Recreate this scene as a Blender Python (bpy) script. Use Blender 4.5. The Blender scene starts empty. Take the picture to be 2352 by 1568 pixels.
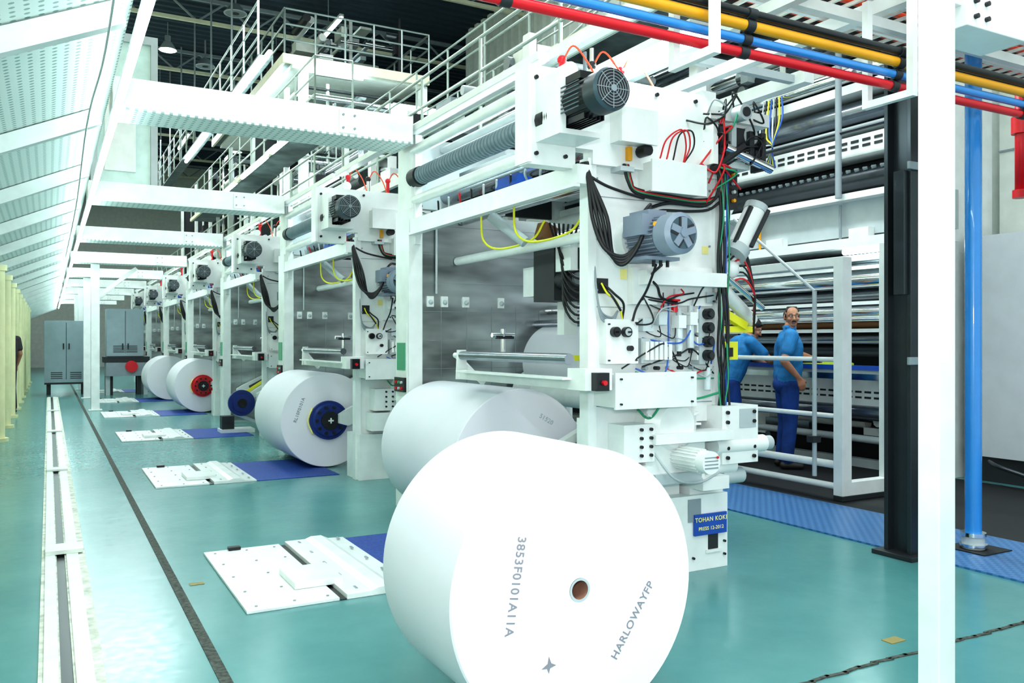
import bpy, math, random
from mathutils import Vector, Matrix, Euler
random.seed(7)
S=bpy.context.scene
# ------------------------------------------------------------ materials
MATS={}
def mat(name,col,rough=.45,metal=0.,var=.06,scale=6.,bump=0.,emit=None,es=0.,coat=0.,trans=0.,stretch=None):
    m=bpy.data.materials.new(name); m.use_nodes=True
    nt=m.node_tree; N=nt.nodes; L=nt.links
    b=N['Principled BSDF']
    b.inputs['Roughness'].default_value=rough; b.inputs['Metallic'].default_value=metal
    b.inputs['Coat Weight'].default_value=coat
    if trans: b.inputs['Transmission Weight'].default_value=trans
    tc=N.new('ShaderNodeTexCoord'); nz=N.new('ShaderNodeTexNoise')
    nz.inputs['Scale'].default_value=scale; nz.inputs['Detail'].default_value=3
    if stretch:
        mp=N.new('ShaderNodeMapping'); mp.inputs['Scale'].default_value=stretch
        L.new(tc.outputs['Object'],mp.inputs['Vector']); L.new(mp.outputs['Vector'],nz.inputs['Vector'])
    else: L.new(tc.outputs['Object'],nz.inputs['Vector'])
    cr=N.new('ShaderNodeValToRGB')
    a=[max(0,c*(1-var)) for c in col]; d=[min(1,c*(1+var)) for c in col]
    cr.color_ramp.elements[0].position=.3; cr.color_ramp.elements[1].position=.7
    cr.color_ramp.elements[0].color=(*a,1); cr.color_ramp.elements[1].color=(*d,1)
    L.new(nz.outputs['Fac'],cr.inputs['Fac']); L.new(cr.outputs['Color'],b.inputs['Base Color'])
    if bump:
        bp=N.new('ShaderNodeBump'); bp.inputs['Strength'].default_value=bump; bp.inputs['Distance'].default_value=.01
        L.new(nz.outputs['Fac'],bp.inputs['Height']); L.new(bp.outputs['Normal'],b.inputs['Normal'])
    if emit:
        b.inputs['Emission Color'].default_value=(*emit,1); b.inputs['Emission Strength'].default_value=es
    MATS[name]=m; return m
mat('white',(.79,.83,.82),.32)
mat('offwhite',(.70,.75,.70),.45)
mat('cream',(.74,.74,.56),.5)
mat('yellowpost',(.80,.76,.46),.5)
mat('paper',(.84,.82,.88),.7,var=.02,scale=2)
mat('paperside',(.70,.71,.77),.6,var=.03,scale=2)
mat('core',(.32,.17,.12),.8)
mat('black',(.010,.011,.014),.35)
mat('blackpaint',(.010,.013,.015),.35)
mat('rubber',(.012,.012,.014),.45)
mat('dark',(.022,.026,.03),.5)
mat('pit',(.006,.007,.009),.6)
mat('grey',(.26,.31,.34),.4)
mat('lgrey',(.46,.52,.54),.4)
mat('deckgrey',(.10,.13,.13),.6,var=.4,scale=3)
mat('motorgrey',(.24,.29,.37),.4)
mat('bluegrey',(.05,.09,.12),.4)
mat('fanring',(.02,.035,.045),.4)
mat('hose',(.17,.23,.26),.32)
mat('chrome',(.80,.83,.85),.12,1.,var=.1,scale=3)
mat('railchrome',(.42,.50,.48),.3,.6,var=.1,scale=3)
mat('steel',(.46,.49,.49),.30,.95,var=.6,scale=2.2,stretch=(.5,.5,1.8))  # stretched noise paints bright highlight bands into the base colour
mat('darksteel',(.05,.06,.07),.3,.6)
mat('roller',(.28,.31,.35),.2,.85)
mat('red',(.62,.01,.02),.35)
mat('orangered',(.75,.10,.04),.5)
mat('blue',(.015,.08,.40),.35)
mat('hubblue',(.008,.03,.20),.4)
mat('pipeblue',(.03,.25,.66),.25,coat=.5)
mat('pipeyellow',(.78,.36,.01),.35)
mat('yellow',(.78,.76,.03),.4)
mat('green',(.02,.30,.16),.4)
mat('cablegreen',(.02,.32,.16),.4)
mat('cableblue',(.03,.12,.5),.4)
mat('clear',(.60,.68,.70),.15,var=.15)
mat('skin',(.40,.19,.115),.5,var=.08,scale=20)
mat('lip',(.30,.11,.09),.5)
mat('hair',(.012,.011,.010),.6)
mat('eyew',(.7,.7,.68),.3)
mat('shirt',(.015,.17,.40),.8,var=.22,scale=12,bump=.5)
mat('trouser',(.006,.045,.22),.85,var=.3,scale=8,bump=.6)
mat('darkcloth',(.04,.03,.035),.8)
mat('shoe',(.02,.018,.016),.5)
mat('ink',(.26,.26,.30),.7)
mat('signyellow',(.85,.78,.30),.5)
mat('wood',(.25,.12,.05),.6)
mat('tape',(.26,.22,.07),.6)
mat('concrete',(.62,.64,.56),.8,var=.3,scale=14)
mat('seam',(.07,.08,.07),.9,var=.5,scale=40)
mat('lime',(.5,.65,.05),.6)
mat('tube',(1,1,1),.4,emit=(.78,1.,.98),es=22)
mat('lamp',(1,1,1),.4,emit=(.85,1.,.97),es=14)
mat('screen',(.02,.15,.08),.2,emit=(.05,.35,.2),es=.3)
mat('glass',(.62,.80,.76),.25,var=.1)
mat('roofmat',(.02,.04,.06),.6)
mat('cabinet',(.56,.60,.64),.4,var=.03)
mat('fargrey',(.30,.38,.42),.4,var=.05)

def floor_material():
    m=bpy.data.materials.new('epoxy_floor'); m.use_nodes=True; nt=m.node_tree;N=nt.nodes;L=nt.links
    b=N['Principled BSDF']; tc=N.new('ShaderNodeTexCoord')
    n1=N.new('ShaderNodeTexNoise'); n1.inputs['Scale'].default_value=.8; n1.inputs['Detail'].default_value=8; n1.inputs['Roughness'].default_value=.65
    cr=N.new('ShaderNodeValToRGB'); cr.color_ramp.elements[0].position=.3; cr.color_ramp.elements[1].position=.72
    cr.color_ramp.elements[0].color=(.072,.235,.24,1); cr.color_ramp.elements[1].color=(.12,.31,.305,1)
    L.new(tc.outputs['Object'],n1.inputs['Vector']); L.new(n1.outputs['Fac'],cr.inputs['Fac']); L.new(cr.outputs['Color'],b.inputs['Base Color'])
    n2=N.new('ShaderNodeTexNoise'); n2.inputs['Scale'].default_value=18; L.new(tc.outputs['Object'],n2.inputs['Vector'])
    mr=N.new('ShaderNodeMapRange'); mr.inputs['To Min'].default_value=.14; mr.inputs['To Max'].default_value=.30
    L.new(n2.outputs['Fac'],mr.inputs['Value']); L.new(mr.outputs['Result'],b.inputs['Roughness'])
    b.inputs['Specular IOR Level'].default_value=.42
    n3=N.new('ShaderNodeTexNoise'); n3.inputs['Scale'].default_value=3; L.new(tc.outputs['Object'],n3.inputs['Vector'])
    bp=N.new('ShaderNodeBump'); bp.inputs['Strength'].default_value=.06; bp.inputs['Distance'].default_value=.02
    L.new(n3.outputs['Fac'],bp.inputs['Height']); L.new(bp.outputs['Normal'],b.inputs['Normal'])
    MATS['floor']=m
floor_material()
def dots_material(name,col,dot,freq,rad):
    m=bpy.data.materials.new(name); m.use_nodes=True; nt=m.node_tree;N=nt.nodes;L=nt.links
    b=N['Principled BSDF']; b.inputs['Roughness'].default_value=.5
    tc=N.new('ShaderNodeTexCoord')
    s=N.new('ShaderNodeVectorMath'); s.operation='MULTIPLY'; s.inputs[1].default_value=(freq,freq,0)
    f=N.new('ShaderNodeVectorMath'); f.operation='FRACTION'
    d=N.new('ShaderNodeVectorMath'); d.operation='DISTANCE'; d.inputs[1].default_value=(.5,.5,0)
    lt=N.new('ShaderNodeMath'); lt.operation='LESS_THAN'; lt.inputs[1].default_value=rad
    mx=N.new('ShaderNodeMix'); mx.data_type='RGBA'; mx.inputs[6].default_value=(*col,1); mx.inputs[7].default_value=(*dot,1)
    L.new(tc.outputs['Object'],s.inputs[0]); L.new(s.outputs[0],f.inputs[0]); L.new(f.outputs[0],d.inputs[0])
    L.new(d.outputs['Value'],lt.inputs[0]); L.new(lt.outputs[0],mx.inputs[0]); L.new(mx.outputs[2],b.inputs['Base Color'])
    MATS[name]=m
dots_material('perf',(.72,.80,.77),(.28,.38,.38),18,.22)
def checker_material():
    m=bpy.data.materials.new('checker_plate'); m.use_nodes=True; nt=m.node_tree;N=nt.nodes;L=nt.links
    b=N['Principled BSDF']; b.inputs['Roughness'].default_value=.35
    tc=N.new('ShaderNodeTexCoord'); ck=N.new('ShaderNodeTexChecker'); ck.inputs['Scale'].default_value=28
    ck.inputs['Color1'].default_value=(.03,.13,.32,1); ck.inputs['Color2'].default_value=(.07,.20,.42,1)
    L.new(tc.outputs['Object'],ck.inputs['Vector']); L.new(ck.outputs['Color'],b.inputs['Base Color'])
    bp=N.new('ShaderNodeBump'); bp.inputs['Strength'].default_value=.5; bp.inputs['Distance'].default_value=.003
    L.new(ck.outputs['Fac'],bp.inputs['Height']); L.new(bp.outputs['Normal'],b.inputs['Normal'])
    MATS['checker']=m
checker_material()
def mosaic_material():
    m=bpy.data.materials.new('blue_mat'); m.use_nodes=True; nt=m.node_tree;N=nt.nodes;L=nt.links
    b=N['Principled BSDF']; b.inputs['Roughness'].default_value=.6
    tc=N.new('ShaderNodeTexCoord'); v=N.new('ShaderNodeTexVoronoi'); v.inputs['Scale'].default_value=45
    cr=N.new('ShaderNodeValToRGB'); cr.color_ramp.elements[0].color=(.006,.03,.20,1); cr.color_ramp.elements[1].color=(.015,.08,.38,1)
    L.new(tc.outputs['Object'],v.inputs['Vector']); L.new(v.outputs['Distance'],cr.inputs['Fac']); L.new(cr.outputs['Color'],b.inputs['Base Color'])
    MATS['bluemat']=m
mosaic_material()

# ------------------------------------------------------------ mesh builder
JR=random.Random(99)
def crom(pts,k=6):
    P=[Vector(p) for p in pts]
    if len(P)<3: return P
    out=[]
    Q=[P[0]*2-P[1]]+P+[P[-1]*2-P[-2]]
    for i in range(1,len(Q)-2):
        a,b,c,d=Q[i-1],Q[i],Q[i+1],Q[i+2]
        for j in range(k):
            t=j/k
            out.append(.5*((2*b)+(-a+c)*t+(2*a-5*b+4*c-d)*t*t+(-a+3*b-3*c+d)*t*t*t))
    out.append(P[-1]); return out
class B:
    def __init__(s): s.v=[];s.f=[];s.m=[];s.sm=[];s.names=[]
    def mi(s,n):
        if n not in s.names: s.names.append(n)
        return s.names.index(n)
    def add(s,vs,fs,m,smooth=False):
        o=len(s.v); s.v+= [tuple(v) for v in vs]; k=s.mi(m)
        for f in fs: s.f.append([i+o for i in f]); s.m.append(k); s.sm.append(smooth)
    def box(s,x0,x1,y0,y1,z0,z1,m,M=None):
        if M is None:   # tiny manufacturing tolerance so no two faces are exactly coplanar
            e=JR.uniform(.0001,.0009)
            x0+=e;x1-=e;y0+=e;y1-=e;z1-=e
            if z0>.001: z0+=e
        vs=[Vector(p) for p in ((x0,y0,z0),(x1,y0,z0),(x1,y1,z0),(x0,y1,z0),(x0,y0,z1),(x1,y0,z1),(x1,y1,z1),(x0,y1,z1))]
        if M: vs=[M@v for v in vs]
        s.add(vs,[(0,3,2,1),(4,5,6,7),(0,1,5,4),(1,2,6,5),(2,3,7,6),(3,0,4,7)],m)
    def obox(s,c,size,rot,m):
        M=Matrix.Translation(c)@Euler([math.radians(a) for a in rot]).to_matrix().to_4x4()
        a,b,d=[q/2 for q in size]; s.box(-a,a,-b,b,-d,d,m,M)
    def beam(s,p0,p1,w,h,m):
        p0=Vector(p0);p1=Vector(p1);d=(p1-p0);l=d.length; d.normalize()
        up=Vector((0,0,1)) if abs(d.z)<.95 else Vector((0,1,0))
        r=d.cross(up).normalized(); u=r.cross(d)
        M=Matrix(((r.x,d.x,u.x,p0.x),(r.y,d.y,u.y,p0.y),(r.z,d.z,u.z,p0.z),(0,0,0,1)))
        s.box(-w/2,w/2,0,l,-h/2,h/2,m,M)
    def prism(s,poly,y0,y1,m):
        n=len(poly)
        vs=[(x,y0,z) for x,z in poly]+[(x,y1,z) for x,z in poly]
        ar=sum(poly[i][0]*poly[(i+1)%n][1]-poly[(i+1)%n][0]*poly[i][1] for i in range(n))
        fs=[tuple(range(n)),tuple(range(2*n-1,n-1,-1))]+[(i,i+n,(i+1)%n+n,(i+1)%n) for i in range(n)]
        if ar<0: fs=[tuple(reversed(f)) for f in fs]
        s.add(vs,fs,m)
    def cyl(s,p0,p1,r,m,r2=None,n=24,caps=True,mc=None):
        p0=Vector(p0);p1=Vector(p1); r2=r if r2 is None else r2
        d=(p1-p0).normalized(); up=Vector((0,0,1)) if abs(d.z)<.9 else Vector((1,0,0))
        a=d.cross(up).normalized(); b=d.cross(a)
        ring=[a*math.cos(2*math.pi*i/n)+b*math.sin(2*math.pi*i/n) for i in range(n)]
        vs=[p0+q*r for q in ring]+[p1+q*r2 for q in ring]
        s.add(vs,[(i,i+n,(i+1)%n+n,(i+1)%n) for i in range(n)],m,n>8)
        if caps:
            s.add(vs[:n],[tuple(range(n))],mc or m); s.add(vs[n:],[tuple(reversed(range(n)))],mc or m)
    def ann(s,c,r0,r1,m,n=48,axis='-y'):
        c=Vector(c)
        vs=[c+Vector((math.cos(2*math.pi*i/n)*r,0,math.sin(2*math.pi*i/n)*r)) for r in (r0,r1) for i in range(n)]
        fs=[(i,i+n,(i+1)%n+n,(i+1)%n) for i in range(n)]
        if axis!='-y': fs=[tuple(reversed(f)) for f in fs]
        s.add(vs,fs,m)
    def tube(s,pts,r,m,n=8,k=6,smooth=True):
        P=crom(pts,k) if smooth else [Vector(p) for p in pts]
        rings=[];prev=None
        for i,p in enumerate(P):
            d=(P[min(i+1,len(P)-1)]-P[max(i-1,0)]).normalized()
            if prev is None:
                up=Vector((0,0,1)) if abs(d.z)<.9 else Vector((1,0,0)); a=d.cross(up).normalized()
            else: a=(prev-d*prev.dot(d)).normalized()
            prev=a; b=d.cross(a)
            rings+= [p+(a*math.cos(2*math.pi*j/n)+b*math.sin(2*math.pi*j/n))*r for j in range(n)]
        fs=[]
        for i in range(len(P)-1):
            for j in range(n): fs.append((i*n+j,(i+1)*n+j,(i+1)*n+(j+1)%n,i*n+(j+1)%n))
        fs.append(tuple(range(n))); fs.append(tuple(reversed(range((len(P)-1)*n,len(P)*n))))
        s.add(rings,fs,m,True)
    def torus(s,c,R,r,m,n=32,k=8,ax='y'):
        vs=[];fs=[]
        for i in range(n):
            t=2*math.pi*i/n
            for j in range(k):
                q=2*math.pi*j/k; rr=R+r*math.cos(q); h=r*math.sin(q)
                p=(rr*math.cos(t),h,rr*math.sin(t)) if ax=='y' else ((rr*math.cos(t),rr*math.sin(t),h) if ax=='z' else (h,rr*math.cos(t),rr*math.sin(t)))
                vs.append(Vector(c)+Vector(p))
        for i in range(n):
            for j in range(k): fs.append((i*k+j,i*k+(j+1)%k,((i+1)%n)*k+(j+1)%k,((i+1)%n)*k+j))
        s.add(vs,fs,m,True)
    def sph(s,c,r,m,n=16):
        if not hasattr(r,'__len__'): r=(r,r,r)
        vs=[];fs=[];h=n//2
        for i in range(h+1):
            a=math.pi*i/h
            for j in range(n):
                b=2*math.pi*j/n
                vs.append((c[0]+r[0]*math.sin(a)*math.cos(b),c[1]+r[1]*math.sin(a)*math.sin(b),c[2]+r[2]*math.cos(a)))
        for i in range(h):
            for j in range(n): fs.append((i*n+j,(i+1)*n+j,(i+1)*n+(j+1)%n,i*n+(j+1)%n))
        s.add(vs,fs,m,True)
    def mesh(s,name):
        me=bpy.data.meshes.new(name); me.from_pydata(s.v,[],s.f)
        for n in s.names: me.materials.append(MATS[n])
        me.polygons.foreach_set('material_index',s.m); me.polygons.foreach_set('use_smooth',s.sm)
        me.update(); return me
    def obj(s,name,loc=(0,0,0),bevel=0,parent=None,mesh=None):
        me=mesh or s.mesh(name)
        o=bpy.data.objects.new(name,me); S.collection.objects.link(o); o.location=loc
        if bevel:
            md=o.modifiers.new('bevel','BEVEL'); md.width=bevel; md.segments=2; md.limit_method='ANGLE'; md.angle_limit=math.radians(50)
        if parent: o.parent=parent
        return o
def empty(name,loc=(0,0,0)):
    o=bpy.data.objects.new(name,None); S.collection.objects.link(o); o.location=loc; return o
def railing(b,x0,y0,x1,y1,z,h=1.05,step=1.2,m='railchrome',r=.02,rails=3):
    L=math.hypot(x1-x0,y1-y0); n=max(1,int(L/step))
    for i in range(n+1):
        t=i/n; x=x0+(x1-x0)*t;y=y0+(y1-y0)*t
        b.cyl((x,y,z),(x,y,z+h),r,m,n=8)
    for k in range(rails):
        zz=z+h*(1-k/rails); b.cyl((x0,y0,zz),(x1,y1,zz),r*.9,m,n=8)
def clutter(b,x0,x1,y0,y1,z0,z1,n,seed,pal=('white','white','offwhite','lgrey','dark','chrome','roller','grey')):
    R=random.Random(seed)
    for i in range(n):
        x=R.uniform(x0,x1);y=R.uniform(y0,y1);z=R.uniform(z0,z1)
        t=R.random()
        mm=R.choice(pal)
        if t<.35:
            l=R.uniform(.6,2.4); b.cyl((x,y,z),(x,min(y1,y+l),z),R.uniform(.03,.12),mm,n=10)
        elif t<.6:
            l=R.uniform(.4,1.6); b.cyl((x,y,z),(min(x1,x+l),y,z),R.uniform(.02,.09),mm,n=10)
        elif t<.9:
            a,c,d=R.uniform(.1,.6),R.uniform(.1,.7),R.uniform(.08,.35)
            b.box(x,min(x1,x+a),y,min(y1,y+c),z,min(z1,z+d),mm)
        else: b.cyl((x,y,z0),(x,y,z1),R.uniform(.02,.05),mm,n=8)

# ------------------------------------------------------------ room shell
b=B(); b.box(-1.2,16,-3,52,-.2,0,'floor'); b.obj('floor')
b=B(); b.box(-1.2,-1.06,-3,52,0,11.5,'cream'); b.obj('wall_left')
b=B(); b.box(-1.2,16,52,52.2,0,11.5,'offwhite'); b.obj('wall_back')
def corr_x(x,y0,y1,z0,z1,m,pitch=.3,dep=.05):
    b=B(); n=int((y1-y0)/pitch); vs=[];fs=[]
    for i in range(n):
        y=y0+i*pitch
        for (dy,dx) in ((0,0),(pitch*.4,0),(pitch*.5,-dep),(pitch*.9,-dep)):
            vs+= [(x+dx,y+dy,z0),(x+dx,y+dy,z1)]
    k=len(vs)//2
    for i in range(k-1): fs.append((2*i,2*i+1,2*i+3,2*i+2))
    b.add(vs,fs,m); b.box(x+.01,x+.15,y0,y1,z0,z1,m); return b
corr_x(12,-1,25,0,11.5,'offwhite',pitch=.45,dep=.09).obj('wall_right')
b=corr_x(16,25,52,0,11.5,'lgrey'); b.box(12.15,16,25,25.15,0,11.5,'offwhite'); b.obj('wall_right_rear')
b=B(); vs=[];fs=[]
y=14.0
prof=[]
while y<52:
    prof+= [(y,0),(y+.15,0),(y+.2,.07),(y+.35,.07)]; y+=.4
for yy,dz in prof: vs+= [(-1.2,yy,11.5+dz),(16,yy,11.5+dz)]
for i in range(len(prof)-1): fs.append((2*i,2*i+1,2*i+3,2*i+2))
b.add(vs,fs,'roofmat'); b.box(-1.2,16,14,52,11.6,11.75,'roofmat')
b.obj('ceiling')
for yy in range(16,52,5):
    b=B()
    for z in (10.75,11.4): b.beam((-1,yy,z),(15.9,yy,z),.1,.1,'cream' if z<11 else 'grey')
    x=-1.
    while x<14.2:
        b.beam((x,yy,10.75),(x+.8,yy,11.4),.05,.05,'grey'); b.beam((x+.8,yy,11.4),(x+1.6,yy,10.75),.05,.05,'grey'); x+=1.6
    b.obj('roof_truss')
b=B()
for p in ((5.2,31.2,9.8,35.5),(7,26.2,10,30.8),(3,41.2,9.4,45.5)): b.cyl((p[0],p[1],p[2]),(p[0]+.4,p[3],p[2]),.15,'lgrey',n=12); b.cyl((p[0]+.2,(p[1]+p[3])/2,p[2]),(p[0]+.2,(p[1]+p[3])/2,11.5),.02,'grey',n=6)
b.obj('ventilation_duct')
hb=B(); hb.cyl((0,0,0),(0,0,.25),.28,'lgrey',r2=.12,n=20); hb.cyl((0,0,.25),(0,0,.45),.09,'grey',n=12); hb.cyl((0,0,.45),(0,0,.88),.015,'grey',n=6)
hb.cyl((0,0,-.01),(0,0,.02),.25,'lamp',n=20)
hm=hb.mesh('high_bay_lamp')
hb2=B(); hb2.cyl((0,0,0),(0,0,.25),.32,'grey',r2=.12,n=20); hb2.cyl((0,0,.25),(0,0,.88),.03,'grey',n=6); hb2.torus((0,0,0),.3,.02,'lgrey',ax='z'); hb2.cyl((0,0,-.01),(0,0,.02),.1,'dark',n=14)
hm2=hb2.mesh('high_bay_lamp_off')
for (x,y,on) in ((3.3,28.6,1),(4.6,24.5,0),(4.6,29.7,0),(4.7,36.7,0),(8,34.2,1),(8,42.4,1)):
    hb.obj('high_bay_lamp',(x,y,10.61),mesh=hm if on else hm2)

# floor details
b=B(); b.box(.615,.665,-1,40,0,.004,'seam'); b.obj('floor_seam')
b=B(); b.box(-.04,.045,-1,24,0,.012,'concrete'); b.box(.09,.21,-1,24,0,.012,'concrete'); b.box(.045,.09,-1,24,0,.004,'black')
b.box(-.02,.038,-1,24,.012,.02,'offwhite'); b.box(.10,.17,-1,24,.012,.02,'offwhite')
b.box(-.02,.2,6.2,6.42,.02,.045,'offwhite')
for yy in (10.2,14.6,19): b.box(-.02,.18,yy,yy+.2,.02,.04,'offwhite')
b.obj('floor_guide_rail')
for i in range(6):
    b=B()
    o=4.44
    b.box(.89,1.38,o,o+1.38,0,.018,'white'); b.box(1.38,1.42,o,o+1.38,0,.006,'black')
    b.prism([(1.42,0),(1.83,0),(1.83,.015),(1.72,.02),(1.67,.045),(1.60,.045),(1.56,.03),(1.42,.03)],o,o+1.38,'white')
    b.box(1.20,1.48,o+.25,o+.62,.018,.055,'white')
    for yy in (.06,.35,.68,1.0,1.3):
        for xx in (.95,1.15,1.33): b.cyl((xx,o+yy,.017),(xx,o+yy,.022),.008,'grey',n=8)
    for xx in (1.5,1.77):
        for yy in (.1,.4,.7,1.0,1.3): b.obox((xx,o+yy,.03),(.015,.05,.008),(0,0,0),'grey')
    b.box(1.04,1.12,o+1.33,o+1.38,.018,.04,'black')
    b.obj('floor_hatch_plate',(0,4.2*i,0),bevel=.003)
    b=B(); b.box(1.835,2.68,4.44,5.82,0,.006,'bluemat'); b.obj('floor_mat',(0,4.2*i,0))
b=B(); b.box(4.95,5.9,-2,14,0,.012,'checker'); b.obj('checker_plate_walkway')
b=B(); b.box(5.9,8.1,-2,14,0,.006,'pit'); b.obj('pit_cover')
b=B(); 
for i in range(40):
    x=2.2+i*.1; b.obox((x,2.45+random.uniform(-.006,.006),.002),(.12,.018,.006),(0,0,random.uniform(-8,8)),'seam')
b.obj('floor_joint')
b=B(); b.box(3.42,3.52,2.57,2.63,0,.003,'tape'); b.box(.71,.79,5.12,5.17,0,.003,'tape');b.obj('floor_tape')

# left soffit : sloping perforated panels on braces
def zs(x): return 2.79+.45*x
b=B()
vs=[(-1.03,-1,zs(-1.03)+.1),(.36,-1,zs(.36)+.1),(.36,46,zs(.36)+.1),(-1.03,46,zs(-1.03)+.1)]
vs+= [(v[0],v[1],v[2]+.05) for v in vs]
b.add(vs,[(0,1,2,3),(7,6,5,4),(0,4,5,1),(1,5,6,2),(2,6,7,3),(3,7,4,0)],'perf')
for i in range(-2,20):
    y=4.4+2.1*i; b.beam((-1.02,y,zs(-1.02)+.03),(.30,y,zs(.30)+.03),.08,.11,'white')
b.obj('acoustic_soffit')
for i in range(9):
    b=B(); y=6.3+4.2*i
    b.box(.38,2.56,y,y+.06,2.98,3.2,'white'); b.box(.38,2.56,y+.34,y+.4,2.98,3.2,'white'); b.box(.38,2.56,y,y+.4,2.98,3.0,'perf'); b.box(.38,2.56,y,y+.4,3.18,3.2,'white')
    b.box(1.95,2.1,y-.012,y,3.0,3.18,'white')
    for xx in (1.98,2.07):
        for zz in (3.04,3.14): b.cyl((xx,y-.012,zz),(xx,y-.024,zz),.009,'grey',n=8)
    b.obj('overhead_girder',bevel=.004)
for i,y in enumerate((19.1,23.3,27.5,31.7)):
    b=B(); b.box(.75,.91,y-.08,y+.08,0,2.97,'white'); b.box(.70,.96,y-.13,y+.13,0,.02,'white'); b.beam((.86,y,2.3),(1.6,y,2.92),.08,.08,'white'); b.obj('support_post',bevel=.005)
for i in range(10):
    y=13.8+2.1*i; b=B(); b.cyl((-.62,y,0),(-.62,y,zs(-.62)-.04),.085,'yellowpost',n=16); b.cyl((-.62,y,0),(-.62,y,.05),.13,'yellowpost',n=16); b.cyl((-.62,y,zs(-.62)-.12),(-.62,y,zs(-.62)-.04),.11,'yellowpost',n=16); b.obj('yellow_post')
b=B(); b.box(.375,.425,-1,44,2.95,2.98,'white'); 
for i in range(30):
    y=-.9+1.5*i; b.cyl((.40,y,2.93),(.40,y+1.47,2.93),.021,'tube',n=10)
b.obj('fluorescent_strip')
b=B(); b.tube([(.22,2.5,2.85),(.24,4.5,2.80),(.22,6.2,2.82),(.25,10,2.80),(.25,16,2.82)],.006,'lgrey',n=6); b.obj('hanging_cable')
b=B(); b.box(.52,1.12,11.45,11.48,3.25,5.1,'glass'); 
for (x0,x1,z0,z1) in ((.45,1.2,3.22,3.3),(.45,1.2,5.1,5.2),(1.12,1.2,3.22,5.2),(.45,.52,3.22,5.2)): b.box(x0,x1,11.40,11.52,z0,z1,'lgrey')
b.box(.6,.95,11.42,11.45,3.5,4.3,'white')
b.obj('window_1')

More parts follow.
